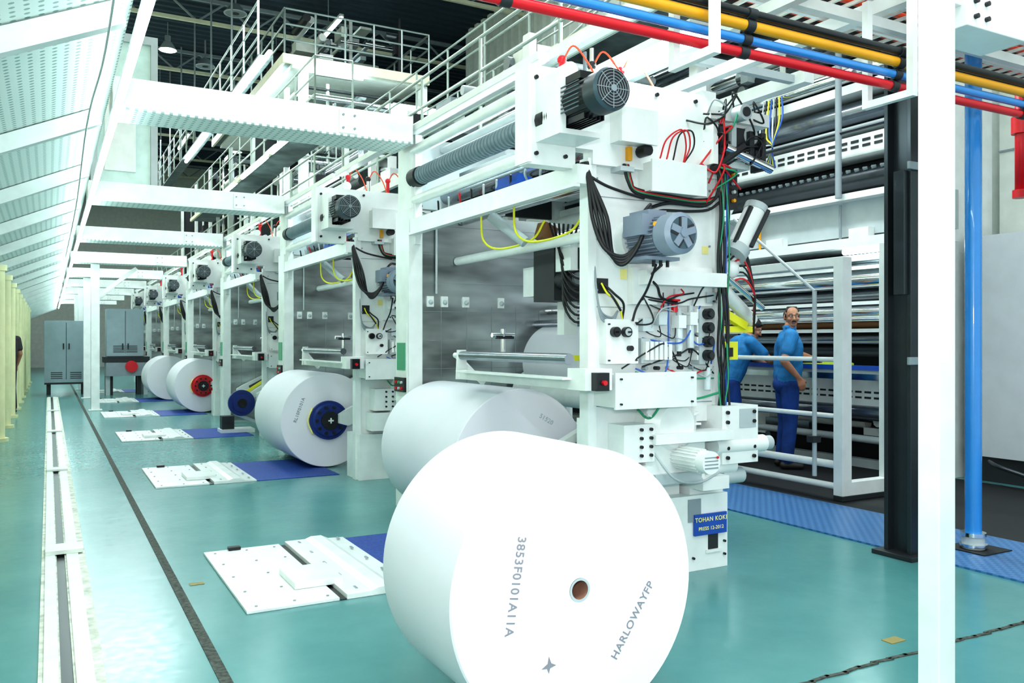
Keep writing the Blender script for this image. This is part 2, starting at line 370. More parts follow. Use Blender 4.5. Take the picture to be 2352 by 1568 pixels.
# ------------------------------------------------------------ reel stand unit
def bolts(b,pts,y,r=.012,m='black'):
    for x,z in pts: b.cyl((x,y,z),(x,y-.015,z),r,m,n=8)
def make_unit():
    b=B(); W='white'
    # near column frame
    b.box(2.74,3.74,0,.08,.9,2.46,W); b.box(2.74,3.42,0,.12,.4,.95,W); b.box(2.74,3.72,-.1,.30,0,.46,W); b.box(2.95,3.6,.08,.3,.4,2.4,W)
    b.box(2.72,2.78,-.03,.06,0,2.46,W); b.box(3.68,3.76,-.03,.12,1.0,2.46,W)
    b.box(3.45,3.72,-.06,.3,.45,.62,W)
    b.box(3.56,3.64,-.105,-.099,.12,.22,'dark'); b.box(3.54,3.66,-.112,-.10,.10,.12,W); b.box(3.40,3.50,-.108,-.10,.3,.44,'grey')
    bolts(b,[(3.69,.08),(3.69,.16),(3.44,.08)],-.1,.008)
    # panel seams on the column face
    for (x0,x1,z) in ((2.78,3.68,2.245),(2.78,3.0,1.6),(2.78,3.68,1.02)): b.box(x0,x1,-.004,0,z,z+.005,'grey')
    for z in (1.1,1.7,2.0,2.35): b.cyl((2.80,0,z),(2.80,-.008,z),.007,'grey',n=8); b.cyl((3.66,0,z),(3.66,-.008,z),.007,'grey',n=8)
    # upper plate
    b.prism([(2.31,2.38),(2.62,2.38),(2.62,2.50),(2.74,2.50),(2.74,2.42),(3.72,2.42),(3.72,2.74),(3.58,2.93),(2.31,2.93)],-.05,.05,W)
    b.box(2.30,2.325,-.07,.08,2.385,2.925,W)
    bolts(b,[(2.36,2.44),(2.36,2.86),(2.55,2.44),(2.8,2.88),(3.2,2.88),(3.5,2.88)],-.05)
    b.box(2.36,2.40,-.3,-.05,2.50,2.84,W); b.box(2.36,2.62,-.3,-.05,2.50,2.53,W); b.box(2.36,2.62,-.12,-.05,2.5,2.84,W)
    c=(2.476,2.668)
    b.cyl((2.42,-.05,2.62),(2.42,-.12,2.62),.07,'black',n=16)
    for k in range(6): b.torus((2.43,-.06-.02*k,2.62),.065,.008,'black',n=20,k=6)
    b.cyl((c[0],-.12,c[1]),(c[0],-.50,c[1]),.108,'blackpaint',n=8)
    for k in range(4):
        a=math.pi/4+k*math.pi/2
        b.obox((c[0]+.08*math.cos(a),-.31,c[1]+.08*math.sin(a)),(.05,.38,.05),(0,-math.degrees(a),0),'blackpaint')
    b.box(c[0]-.08,c[0]+.08,-.44,-.18,c[1]+.09,c[1]+.13,'blackpaint')
    for k in range(7): b.box(c[0]-.112,c[0]-.104,-.47,-.14,c[1]-.07+.022*k,c[1]-.062+.022*k,'bluegrey')
    for k in range(6): b.box(c[0]-.07+.024*k,c[0]-.062+.024*k,-.46,-.14,c[1]-.12,c[1]-.09,'black')
    b.cyl((c[0],-.50,c[1]),(c[0],-.60,c[1]),.110,'fanring',n=28)
    b.cyl((c[0],-.60,c[1]),(c[0],-.62,c[1]),.110,'bluegrey',r2=.100,n=28,mc='dark')
    for R_ in (.03,.045,.06,.075,.09): b.torus((c[0],-.622,c[1]),R_,.0022,'grey',n=28,k=5)
    b.cyl((c[0],-.615,c[1]),(c[0],-.628,c[1]),.018,'grey',n=14)
    for k in range(8):
        a=k*math.pi/4; b.beam((c[0]+.02*math.cos(a),-.622,c[1]+.02*math.sin(a)),(c[0]+.1*math.cos(a),-.622,c[1]+.1*math.sin(a)),.004,.004,'grey')
    b.box(2.86,3.10,-.17,-.05,2.55,2.73,W); b.box(2.85,3.11,-.18,-.16,2.54,2.74,W)
    b.box(3.10,3.50,-.14,0,2.29,2.46,W); b.box(3.09,3.51,-.15,-.135,2.28,2.47,W)
    b.cyl((3.07,-.06,2.52),(3.07,-.14,2.52),.035,'black',n=12); b.cyl((3.62,-.06,2.55),(3.62,-.14,2.55),.04,'darksteel',n=12)
    b.box(2.9,3.0,-.1,0,2.39,2.42,'lgrey'); b.box(2.97,3.0,-.08,-.05,2.46,2.54,'pipeyellow')
    # gray motor
    c=(3.051,1.997)
    b.cyl((c[0],0,c[1]),(c[0],-.08,c[1]),.13,W,n=28)
    b.cyl((c[0],-.07,c[1]),(c[0],-.36,c[1]),.095,'motorgrey',n=28)
    for k in range(28):
        a=k*2*math.pi/28; M=Matrix.Translation((c[0],0,c[1]))@Matrix.Rotation(-a,4,'Y')
        b.box(.09,.116,-.34,-.09,-.0035,.0035,'motorgrey',M)
    b.cyl((c[0],-.35,c[1]),(c[0],-.45,c[1]),.118,'motorgrey',r2=.116,n=32); b.cyl((c[0],-.45,c[1]),(c[0],-.47,c[1]),.116,'motorgrey',r2=.09,n=32,mc='bluegrey')
    for k in range(5):
        a=k*2*math.pi/5+.3; M=Matrix.Translation((c[0],0,c[1]))@Matrix.Rotation(-a,4,'Y')
        b.box(.02,.085,-.478,-.468,-.022,.016,'motorgrey',M); b.box(.02,.085,-.474,-.468,.018,.03,'dark',M)
    b.cyl((c[0],-.47,c[1]),(c[0],-.485,c[1]),.025,'motorgrey',n=16)
    b.box(c[0]-.09,c[0]+.04,-.28,-.10,c[1]+.09,c[1]+.15,'motorgrey'); b.box(c[0]-.15,c[0]-.08,-.3,-.12,c[1]+.0,c[1]+.12,'motorgrey')
    b.cyl((c[0]-.085,-.34,c[1]+.05),(c[0]-.105,-.36,c[1]+.055),.014,'pipeyellow',n=12)
    b.box(c[0]-.12,c[0]+.12,-.3,-.06,c[1]-.135,c[1]-.115,'motorgrey')
    for k in (-.03,.02,.07): b.cyl((c[0]+k,-.25,c[1]-.12),(c[0]+k,-.25,c[1]-.17),.01,'black',n=8)
    # thick black cables
    for k in range(4):
        o=k*.019
        b.tube([(2.68,-.02-o,2.42),(2.67+o*.3,-.1,2.33),(2.69+o,-.12-o,2.1),(2.74+o,-.16,1.93-o*.6),(2.84,-.2,1.88-o*.8),(2.92-o*.3,-.24,1.95-o*.6),(2.95,-.26,2.05),(2.985,-.25+o*2,2.12)],.012,'rubber')
    b.tube([(2.98,-.2,2.13),(3.05,-.18,2.19),(3.15,-.06,2.2),(3.3,-.05,2.24),(3.55,-.06,2.24),(3.66,-.06,2.3),(3.70,-.06,2.36)],.011,'rubber')
    b.tube([(3.1,-.2,2.1),(3.2,-.08,2.18),(3.45,-.05,2.2),(3.6,-.06,2.22),(3.70,-.06,2.28)],.009,'rubber')
    b.tube([(2.69,-.05,2.36),(2.8,-.08,2.30),(2.95,-.07,2.27),(3.1,-.06,2.25)],.009,'rubber')
    b.tube([(3.08,-.25,1.84),(3.1,-.12,1.78),(3.12,-.16,1.72),(3.2,-.1,1.66),(3.35,-.06,1.64)],.008,'rubber')
    b.tube([(3.04,-.25,1.84),(3.05,-.15,1.70),(3.03,-.08,1.60),(3.0,-.08,1.52)],.007,'rubber')
    for k,(mm) in enumerate(('rubber','rubber','cablegreen','red','rubber')):
        o=.008*k
        b.tube([(2.95+o,-.06,2.44),(2.97+o,-.07,2.34),(3.05,-.06,2.27+o),(3.3,-.06,2.25+o),(3.52,-.06,2.245+o),(3.64+o,-.06,2.28+o),(3.68+o,-.07,2.4),(3.64+o,-.07,2.5)],.007,mm)
    for k,mm in enumerate(('rubber','cablegreen','rubber','rubber','rubber','cablegreen','rubber','cableblue')):
        o=.011*k
        R=random.Random(k)
        pts=[(3.70+o-.02,-.06,2.52-.1*R.random())]
        for z in (2.2,1.9,1.6,1.35,1.15,.98): pts.append((3.67+o+R.uniform(-.02,.03),-.06-R.uniform(0,.03),z))
        b.tube(pts,.0075 if mm=='rubber' else .005,mm)
    for k in range(3):
        b.tube([(3.22+.05*k,-.06,2.5),(3.22+.05*k,-.12,2.60+.02*k),(3.30+.04*k,-.16,2.66),(3.37+.03*k,-.12,2.58),(3.39,-.07,2.48)],.005,'red' if k<2 else 'rubber')
    b.box(3.02,3.66,-.03,0,1.62,1.86,W); b.box(3.02,3.20,-.06,0,1.62,1.84,W)
    b.box(3.06,3.68,-.14,-.02,1.735,1.82,W)
    b.box(2.97,3.015,-.005,0,1.77,1.83,'signyellow'); b.box(3.6,3.65,-.005,0,1.95,2.0,'signyellow')
    bolts(b,[(3.08,1.65),(3.08,1.79),(3.64,1.65)],-.06,.007)
    b.box(2.8,2.88,-.006,0,1.68,1.77,'dark'); b.tube([(2.82,-.02,1.74),(2.84,-.05,1.68),(2.90,-.05,1.64),(2.95,-.04,1.56),(2.96,-.03,1.5)],.006,'yellow'); b.tube([(2.83,-.02,1.72),(2.87,-.06,1.66),(2.93,-.06,1.58)],.007,'rubber')
    b.tube([(2.83,-.02,1.74),(2.88,-.06,1.68),(2.95,-.06,1.62),(2.96,-.03,1.52)],.007,'rubber')
    for k in range(4): b.tube([(2.77,-.02,1.86-.01*k),(2.77,-.05,1.66),(2.80,-.05,1.57-.012*k),(2.88,-.04,1.54-.012*k),(2.93,-.03,1.58)],.006,'grey')
    b.box(2.82,3.05,-.07,0,1.27,1.53,W)
    for x in (2.875,2.955):
        b.cyl((x,-.07,1.455),(x,-.10,1.455),.030,'black',n=24,mc='black'); b.cyl((x,-.1,1.455),(x,-.103,1.455),.022,'lgrey' if x>2.9 else 'black',n=24); b.cyl((x,-.1,1.455),(x,-.13,1.455),.006,'black',n=10)
    b.cyl((2.98,-.07,1.36),(2.98,-.10,1.36),.016,'black',n=16)
    bolts(b,[(2.835,1.29),(2.835,1.5),(3.03,1.29),(3.03,1.51)],-.07,.005)
    b.box(3.08,3.3,-.06,0,1.27,1.42,'lgrey'); 
    for k in range(6): b.box(3.09+.035*k,3.115+.035*k,-.09,-.06,1.29,1.40,W)
    b.box(3.10,3.18,-.05,0,1.46,1.54,'clear'); b.box(3.22,3.3,-.05,0,1.5,1.58,'clear')
    b.cyl((3.33,-.06,1.58),(3.33,-.06,1.63),.02,'red',n=12); b.torus((3.33,-.06,1.65),.03,.007,'red',n=16,k=6,ax='z'); b.cyl((3.33,-.06,1.63),(3.33,-.06,1.72),.006,'lgrey',n=8)
    for x,z in ((3.37,1.48),(3.46,1.5)):
        b.box(x-.03,x+.03,-.09,-.02,z,z+.08,W); b.cyl((x,-.055,z),(x,-.055,z-.14),.024,'clear',n=16); b.cyl((x,-.055,z-.14),(x,-.055,z-.17),.014,'dark',n=10); b.cyl((x,-.055,z+.08),(x,-.055,z+.12),.018,'lgrey',n=14)
    b.cyl((3.60,-.05,1.24),(3.60,-.05,1.10),.022,'clear',n=14)
    b.box(3.51,3.56,-.08,0,1.26,1.6,'lgrey')
    for z in (1.57,1.485,1.40,1.315):
        b.box(3.50,3.60,-.07,-.01,z-.03,z+.03,W); b.cyl((3.565,-.07,z),(3.565,-.12,z),.034,'black',n=20); b.cyl((3.565,-.12,z),(3.565,-.135,z),.02,'dark',n=16); b.box(3.58,3.65,-.05,-.01,z-.02,z+.02,'darksteel')
    b.box(3.60,3.69,-.045,-.04,1.64,1.71,'lgrey')
    for k in range(5): b.cyl((3.12+.09*k,-.02,1.24),(3.12+.09*k,-.06,1.24),.012,('grey','black','lgrey','black','grey')[k],n=10)
    for k,(mm,a,c_) in enumerate((('cableblue',(3.1,1.42),(3.55,1.62)),('red',(3.2,1.54),(3.4,1.72)),('red',(3.28,1.24),(3.62,1.22)),('cableblue',(3.45,1.45),(3.64,1.26)),('rubber',(3.1,1.53),(3.05,1.75)),('rubber',(3.1,1.25),(3.66,1.2)),('rubber',(3.05,1.68),(3.5,1.7)),('lgrey',(3.16,1.47),(3.35,1.66)),('cablegreen',(3.05,1.22),(3.66,1.17)),('rubber',(3.5,1.62),(3.68,1.66)),('rubber',(3.06,1.66),(3.66,1.69)),('rubber',(2.95,1.24),(3.4,1.23)),('cableblue',(3.05,1.24),(3.3,1.66)))):
        mx=(a[0]+c_[0])/2; mz=min(a[1],c_[1])+(.12 if k%2 else -.03)
        b.tube([(a[0],-.04,a[1]),(mx-.05,-.09,mz),(mx+.08,-.08,mz+.03),(c_[0],-.04,c_[1])],.005,mm)
    for k in range(12):
        R=random.Random(50+k); x=R.uniform(3.1,3.5); z=R.uniform(1.2,1.66)
        b.tube([(x,-.03,z),(x+.03,-.07,z-.03),(x+.09,-.08,z-.04),(x+R.uniform(.12,.2),-.03,z+R.uniform(-.06,.1))],.0035,R.choice(['rubber','lgrey','lgrey','rubber']))
    b.box(2.76,3.33,-.24,0,1.03,1.215,W); b.box(2.755,3.34,-.25,-.235,1.02,1.225,W)
    bolts(b,[(2.79,1.05),(2.79,1.19),(3.3,1.05),(3.3,1.19)],-.25,.006)
    b.box(2.58,2.70,-.12,1.42,1.13,1.19,W); b.box(2.50,2.58,-.1,1.3,1.185,1.20,W); b.box(2.56,2.74,-.24,-.06,1.13,1.25,W)
    b.box(2.60,2.68,-.30,-.24,1.13,1.23,'black'); b.cyl((2.64,-.30,1.175),(2.64,-.32,1.175),.014,'red',n=12)
    b.cyl((2.60,-.02,1.30),(2.60,1.40,1.30),.032,'roller',n=20); b.prism([(2.56,1.13),(2.64,1.13),(2.63,1.34),(2.57,1.34)],1.40,1.43,W)
    b.cyl((2.60,1.43,1.3),(2.60,1.52,1.3),.02,W,n=10); b.beam((2.6,1.5,1.3),(2.72,1.3,1.1),.03,.03,W)
    # lower group
    b.cyl((3.27,0,.90),(3.27,-.10,.90),.20,W,n=36); b.cyl((3.27,-.10,.90),(3.27,-.16,.90),.20,W,r2=.13,n=36)
    for k in range(18):
        a=k*2*math.pi/18; M=Matrix.Translation((3.27,0,.90))@Matrix.Rotation(-a,4,'Y'); b.box(.14,.21,-.13,-.02,-.006,.006,W,M)
    b.box(2.88,3.10,-.16,0,.70,.92,W); bolts(b,[(x,z) for x in (3.0,3.07) for z in (.74,.79,.84,.89)],-.16,.010)
    b.box(3.08,3.68,-.2,-.05,.80,.86,W); b.box(3.05,3.5,-.14,0,.55,.8,W)
    b.cyl((3.30,-.12,.71),(3.30,-.36,.71),.062,W,n=20); b.cyl((3.30,-.36,.71),(3.30,-.42,.71),.066,W,n=24)
    for k in range(20):
        a=k*2*math.pi/20; M=Matrix.Translation((3.30,0,.71))@Matrix.Rotation(-a,4,'Y'); b.box(.058,.072,-.35,-.14,-.003,.003,W,M)
    for k in (-.03,-.01,.01,.03): b.box(3.25,3.35,-.423,-.418,.71+k-.004,.71+k+.004,'grey')
    b.cyl((3.34,-.425,.74),(3.34,-.43,.74),.008,'red',n=8)
    b.box(3.64,3.94,-.14,.12,.64,1.0,W); b.box(3.78,3.92,-.145,-.14,.86,.98,'lgrey'); bolts(b,[(x,z) for x in (3.68,3.90) for z in (.68,.74,.9,.96)],-.14,.012)
    b.cyl((3.6,-.1,.75),(4.02,-.1,.75),.055,W,n=20); b.cyl((4.02,-.1,.75),(4.08,-.1,.75),.045,'lgrey',n=20); b.cyl((3.5,-.06,.62),(3.8,-.06,.62),.05,W,n=16)
    b.cyl((3.7,-.05,.55),(3.88,-.05,.55),.05,'lgrey',n=16)
    b.box(2.84,3.05,-.2,0,.5,.68,W); b.box(3.45,3.66,-.18,0,.5,.58,W); b.box(3.1,3.45,-.17,-.14,.56,.62,'lgrey')
    b.tube([(3.1,-.15,.75),(3.2,-.22,.6),(3.4,-.2,.56),(3.6,-.16,.6)],.007,'lgrey')
    b.tube([(3.05,-.06,1.0),(3.1,-.12,.95),(3.2,-.17,1.08),(3.45,-.1,1.05),(3.66,-.08,1.08)],.007,'cablegreen')
    for k in range(4): b.cyl((3.5+.05*k,-.06,.62),(3.5+.05*k,-.06,.65),.012,'dark',n=8)
    # head machinery at upper right
    b.box(3.58,4.08,-.1,.4,2.78,2.86,W); b.box(3.66,3.95,-.06,.1,2.5,2.78,W); b.box(3.70,3.85,-.12,-.05,2.62,2.74,'dark'); b.cyl((3.9,-.12,2.7),(3.9,.3,2.7),.06,'lgrey',n=16)
    b.cyl((3.66,-.14,2.6),(4.05,-.14,2.5),.03,'chrome',n=12); b.cyl((3.58,-.12,2.46),(3.80,-.16,2.62),.025,'black',n=10); b.box(3.80,3.88,-.02,.05,2.25,2.78,'black')
    b.cyl((3.78,-.12,2.82),(3.78,-.2,2.82),.05,'lgrey',n=16); b.cyl((3.78,-.2,2.82),(3.78,-.21,2.82),.03,'dark',n=14)
    for k in range(8): b.cyl((3.84,-.02,2.3+.055*k),(3.84,-.04,2.3+.055*k),.012,'lgrey' if k%3 else 'pipeyellow',n=8)
    for k in range(20):
        R=random.Random(90+k); x=R.uniform(3.5,3.94); z=R.uniform(2.42,2.9)
        b.tube([(x,-.06,z),(x+R.uniform(-.1,.1),-.16,z+R.uniform(-.1,.1)),(x+R.uniform(-.12,.12),-.16,z+R.uniform(-.15,.15)),(x+R.uniform(-.15,.15),-.05,z-R.uniform(0,.25))],.006,R.choice(['rubber','rubber','rubber','rubber','cablegreen','lgrey','red']))
    for k in range(9):
        R=random.Random(190+k); b.box(3.56+.05*k,3.60+.05*k,-.15,-.05,2.48+.1*R.random(),2.58+.2*R.random(),R.choice(['dark','lgrey','white','black','darksteel']))
    # tilted actuators on the right
    b.cyl((3.84,-.05,1.98),(4.0,-.05,2.24),.07,W,n=20); b.cyl((4.0,-.05,2.24),(4.02,-.05,2.28),.075,'lgrey',n=20); b.cyl((3.82,-.05,1.95),(3.86,-.05,2.0),.08,'lgrey',n=20); b.cyl((3.80,-.08,2.02),(3.94,-.08,2.26),.018,'dark',n=8); b.cyl((3.9,-.12,2.0),(4.05,-.12,2.24),.015,'dark',n=8)
    b.cyl((3.78,0,1.82),(3.92,0,1.98),.05,W,n=14)
    b.cyl((3.76,0,1.74),(4.12,.1,1.54),.045,W,n=14); b.cyl((3.76,-.06,1.80),(4.1,-.02,1.62),.02,'chrome',n=10); b.beam((3.8,.06,1.60),(4.02,.06,1.50),.05,.05,'yellow'); b.box(3.8,4.1,.06,.1,1.46,1.50,'yellow')
    b.sph((3.82,-.02,1.86),.06,W)
    b.box(3.82,4.0,.1,.25,1.28,1.40,'yellow'); b.box(3.87,3.94,.08,.1,1.3,1.36,'black')
    for k in range(6): b.tube([(3.76,0,1.75+.03*k),(3.88,-.07,1.8+.04*k),(3.98,-.07,1.7),(4.04,0,1.6-.03*k)],.006,'rubber' if k%3 else 'red')
    # cover beam
    b.box(2.60,2.70,-.1,2.4,2.29,2.40,W); b.box(2.58,2.62,-.1,2.4,2.27,2.29,W)
    # rollers between frames
    b.cyl((2.66,.05,2.98),(2.66,2.44,2.98),.045,W,n=20); b.cyl((2.66,.05,2.57),(2.66,2.44,2.57),.04,W,n=20)
    b.cyl((2.66,.08,2.75),(2.66,2.3,2.75),.062,'hose',n=20)
    for k in range(44): b.torus((2.66,.12+.05*k,2.75),.062,.012,'hose',n=20,k=6)
    b.cyl((2.66,2.3,2.75),(2.66,2.44,2.75),.08,'dark',n=20)
    b.cyl((2.85,.2,2.86),(2.85,2.3,2.86),.02,'tube',n=10); b.box(2.83,2.95,.2,2.4,2.89,2.93,W)
    b.cyl((2.95,.05,2.62),(2.95,2.44,2.62),.07,'roller',n=20); b.box(3.0,3.15,.3,2.3,2.55,2.8,'dark')
    b.cyl((3.1,.1,2.45),(3.1,2.44,2.45),.06,'chrome',n=20)
    for k in range(10):
        R=random.Random(300+k); y=.3+.2*k; b.tube([(2.72,y,2.52),(2.78,y+.1,2.40+R.random()*.1),(2.9,y+.2,2.45),(3.0,y+.15,2.55)],.008,R.choice(['rubber','rubber','red','lgrey']))
    b.obox((2.8,1.0,2.48),(.12,.3,.08),(0,15,0),'blue')
    b.cyl((3.05,.1,2.08),(3.05,2.44,2.08),.035,W,n=14)
    for k in range(2): b.tube([(2.8,1.5-.5*k,2.35),(2.82,1.5-.5*k,2.15),(2.9,1.4-.5*k,2.08),(3.0,1.1-.5*k,2.12),(3.05,1.0-.5*k,2.25)],.008,'yellow')
    b.cyl((2.78,1.3,2.3),(2.95,1.1,2.1),.04,'lgrey',n=14); b.obox((3.15,1.15,2.18),(.12,.1,.12),(0,20,10),'wood')
    # far frame: post + steel screen
    b.box(2.60,2.72,2.42,2.72,0,2.5,W); b.box(2.62,2.68,2.42,2.72,2.5,3.10,W); b.box(2.72,4.1,2.45,2.50,.05,2.47,'steel'); b.box(2.66,3.5,2.42,2.5,2.5,3.08,'lgrey')
    b.box(2.64,2.70,2.38,2.44,2.2,3.1,W)
    for zz in (2.52,2.75,3.04): b.cyl((2.70,2.42,zz),(2.70,2.40,zz),.014,'black',n=8)
    for k in range(9): b.box(2.74,4.1,2.445,2.45,.45+.24*k,.454+.24*k,'grey')
    for k in range(5): b.box(2.9+.24*k,2.904+.24*k,2.445,2.45,.1,1.7,'grey')
    for x in (2.80,2.93,3.13,3.47): b.box(x-.03,x+.03,2.435,2.45,1.69,1.78,W); b.sph((x,2.43,1.73),.022,'lgrey',10)
    b.cyl((2.85,2.43,1.8),(2.85,2.43,2.47),.01,'lgrey',n=8)
    b.box(2.592,2.60,2.45,2.69,.95,1.55,'white'); b.box(2.585,2.595,2.48,2.66,1.16,1.39,'screen')
    b.box(2.57,2.60,2.46,2.68,.98,1.10,'black')
    for k in range(3):
        b.cyl((2.57,2.5+.06*k,1.06),(2.555,2.5+.06*k,1.06),.012,('lgrey','green','red')[k],n=10); b.cyl((2.57,2.5+.06*k,1.01),(2.555,2.5+.06*k,1.01),.012,'red' if k!=1 else 'lgrey',n=10)
    # interior
    for (x,z,r,mm) in ((3.9,1.9,.06,'chrome'),(3.98,1.68,.05,'chrome'),(3.85,1.55,.04,'roller'),(3.98,2.1,.08,'roller'),(3.95,2.3,.07,'chrome'),(3.98,1.35,.05,'chrome')):
        b.cyl((x,.16,z),(x,2.45,z),r,mm,n=18)
    b.box(3.30,3.5,1.4,1.75,1.75,1.98,W); b.box(3.25,3.6,1.2,1.5,1.7,2.1,'dark'); b.cyl((3.32,1.2,1.85),(3.32,1.0,1.85),.07,'dark',n=16); b.cyl((3.32,1.0,1.85),(3.32,.97,1.85),.045,'grey',n=16); b.box(3.4,3.52,1.3,1.4,1.45,1.75,W)
    b.box(3.2,3.26,.9,1.1,1.9,2.15,W); b.cyl((3.2,1.9,1.25),(3.2,1.9,1.5),.02,'chrome',n=10); b.cyl((3.1,1.9,1.45),(3.3,1.9,1.45),.02,'chrome',n=10); b.box(3.14,3.28,1.86,1.92,1.42,1.44,'dark')
    b.box(3.25,3.4,1.0,1.1,1.26,1.30,'yellow')
    for k in range(8):
        R=random.Random(400+k); b.tube([(3.15+.04*k,1.1,2.25),(3.2,1.0,2.0-.1*k*.4),(3.3,.9,1.9-.05*k),(3.4,.8,2.1)],.009,'rubber')
    # reel star arms
    for y in (.78,2.34):
        b.cyl((3.75,y-.05,.95),(3.75,y+.05,.95),.2,W,n=28)
        b.prism([(3.78,1.08),(3.66,.80),(2.9,.47),(2.80,.50),(2.80,.60),(2.9,.66)],y-.035,y+.035,W)
        b.prism([(3.62,1.05),(3.72,.82),(4.0,1.15),(3.98,1.26)],y-.036,y+.036,W)
        b.cyl((3.0,y-.07,.62),(3.35,y-.07,.80),.03,'dark',n=10)
    b.cyl((3.75,.16,.95),(3.75,2.42,.95),.09,W,n=20)
    b.box(2.58,2.66,0.3,4.4,3.10,3.15,W)
    for k in range(3):
        x=2.75+.22*k; b.cyl((x,.3,2.93),(x,.3,3.12),.018,'red' if k!=1 else 'chrome',n=10); b.sph((x,.3,3.12),.03,'red' if k!=1 else 'black',10)
        b.tube([(x,.3,3.1),(x+.05,.25,3.2),(x+.12,.2,3.1),(x+.14,.1,2.94)],.006,'orangered')
    b.box(3.0,3.7,.1,1.0,2.86,2.92,'lgrey'); b.cyl((2.9,.6,3.0),(2.9,2.4,3.0),.03,'lgrey',n=10)
    return b
ub=make_unit(); um=ub.mesh('press_reelstand')
units=[]
for i in range(7):
    units.append(ub.obj('press_reelstand',(0,4.07+4.2*i,0),bevel=.004 if i<3 else 0,mesh=um))

def text(body,loc,rot,size,m,parent,name='lettering',ex=.0006):
    cu=bpy.data.curves.new(name,'FONT'); cu.body=body; cu.size=size; cu.extrude=ex; cu.align_x='CENTER'; cu.align_y='CENTER'; cu.space_character=1.1; cu.offset=.0006
    o=bpy.data.objects.new(name,cu); S.collection.objects.link(o)
    bpy.context.view_layer.update()
    dg=bpy.context.evaluated_depsgraph_get(); me=bpy.data.meshes.new_from_object(o.evaluated_get(dg)); bpy.data.objects.remove(o)
    me.materials.clear(); me.materials.append(MATS[m]); n=bpy.data.objects.new(name,me); S.collection.objects.link(n)
    n.location=loc; n.rotation_euler=rot; n.parent=parent; return n
b=B(); b.box(3.44,3.70,-.118,-.102,.215,.345,'blue')
sg=b.obj('maker_sign',parent=units[0])
text('TOHAN KOKI',(3.57,-.119,.31),(math.pi/2,0,0),.038,'signyellow',sg)
text('PRESS 12-2012',(3.57,-.119,.255),(math.pi/2,0,0),.030,'signyellow',sg)

# ------------------------------------------------------------ paper reels
def reel(x,y,z,R,L,hub=None,name='paper_reel'):
    b=B(); n=96
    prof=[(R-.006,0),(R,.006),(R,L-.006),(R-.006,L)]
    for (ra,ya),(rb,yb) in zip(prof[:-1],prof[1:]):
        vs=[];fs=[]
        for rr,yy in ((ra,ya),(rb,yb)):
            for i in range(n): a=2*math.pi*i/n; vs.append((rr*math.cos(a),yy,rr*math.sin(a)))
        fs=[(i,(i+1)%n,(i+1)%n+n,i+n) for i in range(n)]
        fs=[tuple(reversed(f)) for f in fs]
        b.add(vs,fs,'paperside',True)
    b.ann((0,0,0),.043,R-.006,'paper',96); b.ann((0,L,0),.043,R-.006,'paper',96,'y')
    b.ann((0,-.002,0),.034,.043,'lgrey',40); b.ann((0,L,0),.034,.043,'lgrey',40,'y')
    vs=[]
    for yy in (-.002,L):
        for i in range(40): a=2*math.pi*i/40; vs.append((.034*math.cos(a),yy,.034*math.sin(a)))
    b.add(vs,[(i,i+40,(i+1)%40+40,(i+1)%40) for i in range(40)],'core',True)
    b.cyl((0,.12,0),(0,.14,0),.034,'core',n=24)
    if hub:
        m=hub
        b.cyl((0,-.005,0),(0,-.05,0),.215,m,n=40); b.cyl((0,-.05,0),(0,-.08,0),.19,m,r2=.17,n=40); b.cyl((0,-.08,0),(0,-.11,0),.10,'black',n=24)
        for k in range(10):
            a=k*math.pi/5; b.cyl((.145*math.cos(a),-.08,.145*math.sin(a)),(.145*math.cos(a),-.095,.145*math.sin(a)),.018,'black',n=10)
        b.box(-.03,.03,-.12,-.11,-.008,.008,'white'); b.box(-.008,.008,-.12,-.11,-.03,.03,'white')
        b.tube([(-.18,-.02,.14),(-.235,-.04,.0),(-.18,-.04,-.15)],.01,'signyellow')
    return b.obj(name,(x,y,z))
r1=reel(1.668,2.53,.51,.51,.64)
text('HARLOWAYFP',(.235,-.001,-.145),(math.pi/2,math.radians(-56),0),.044,'ink',r1)
text('3853F0101A11A',(-.265,-.001,.05),(math.pi/2,math.radians(99),0),.046,'ink',r1)
b=B(); b.prism([(-.03,-.01),(-.005,.005),(0,.03),(.01,.005),(.03,-.005),(.005,-.012),(0,-.03),(-.008,-.012)],-.0015,-.0005,'ink'); b.obj('stamp_mark',(-.13,0,-.245),parent=r1)
r2=reel(2.85,5.05,.555,.52,1.36)
text('51520',(.20,-.001,.30),(math.pi/2,math.radians(30),0),.045,'lgrey',r2)
r3=reel(2.72,9.19,.53,.52,1.33,'hubblue')
text('RL10F0101A',(-.32,-.001,.12),(math.pi/2,math.radians(-70),0),.05,'ink',r3)
reel(2.66,17.5,.53,.52,1.35,'red')
reel(2.55,21.6,.53,.52,1.35)
reel(3.95,5.3,1.22,.33,1.1)
b=B(); b.cyl((0,0,0),(0,-.06,0),.2,'hubblue',n=32); b.cyl((0,-.06,0),(0,-.10,0),.14,'hubblue',n=32); b.cyl((0,-.1,0),(0,-.12,0),.07,'black',n=20)
b.beam((.02,.03,.02),(.55,.03,.35),.08,.1,'white'); b.beam((.0,.08,.1),(.5,.08,.42),.03,.04,'yellow'); b.box(-.28,-.1,.0,.2,-.4,-.2,'dark'); b.cyl((-.1,-.02,-.15),(.3,-.02,-.35),.03,'lgrey',n=10)
b.box(-.3,.2,-.05,.3,-.456,-.40,'white')
b.obj('reel_hub_chuck',(2.60,13.4,.456))

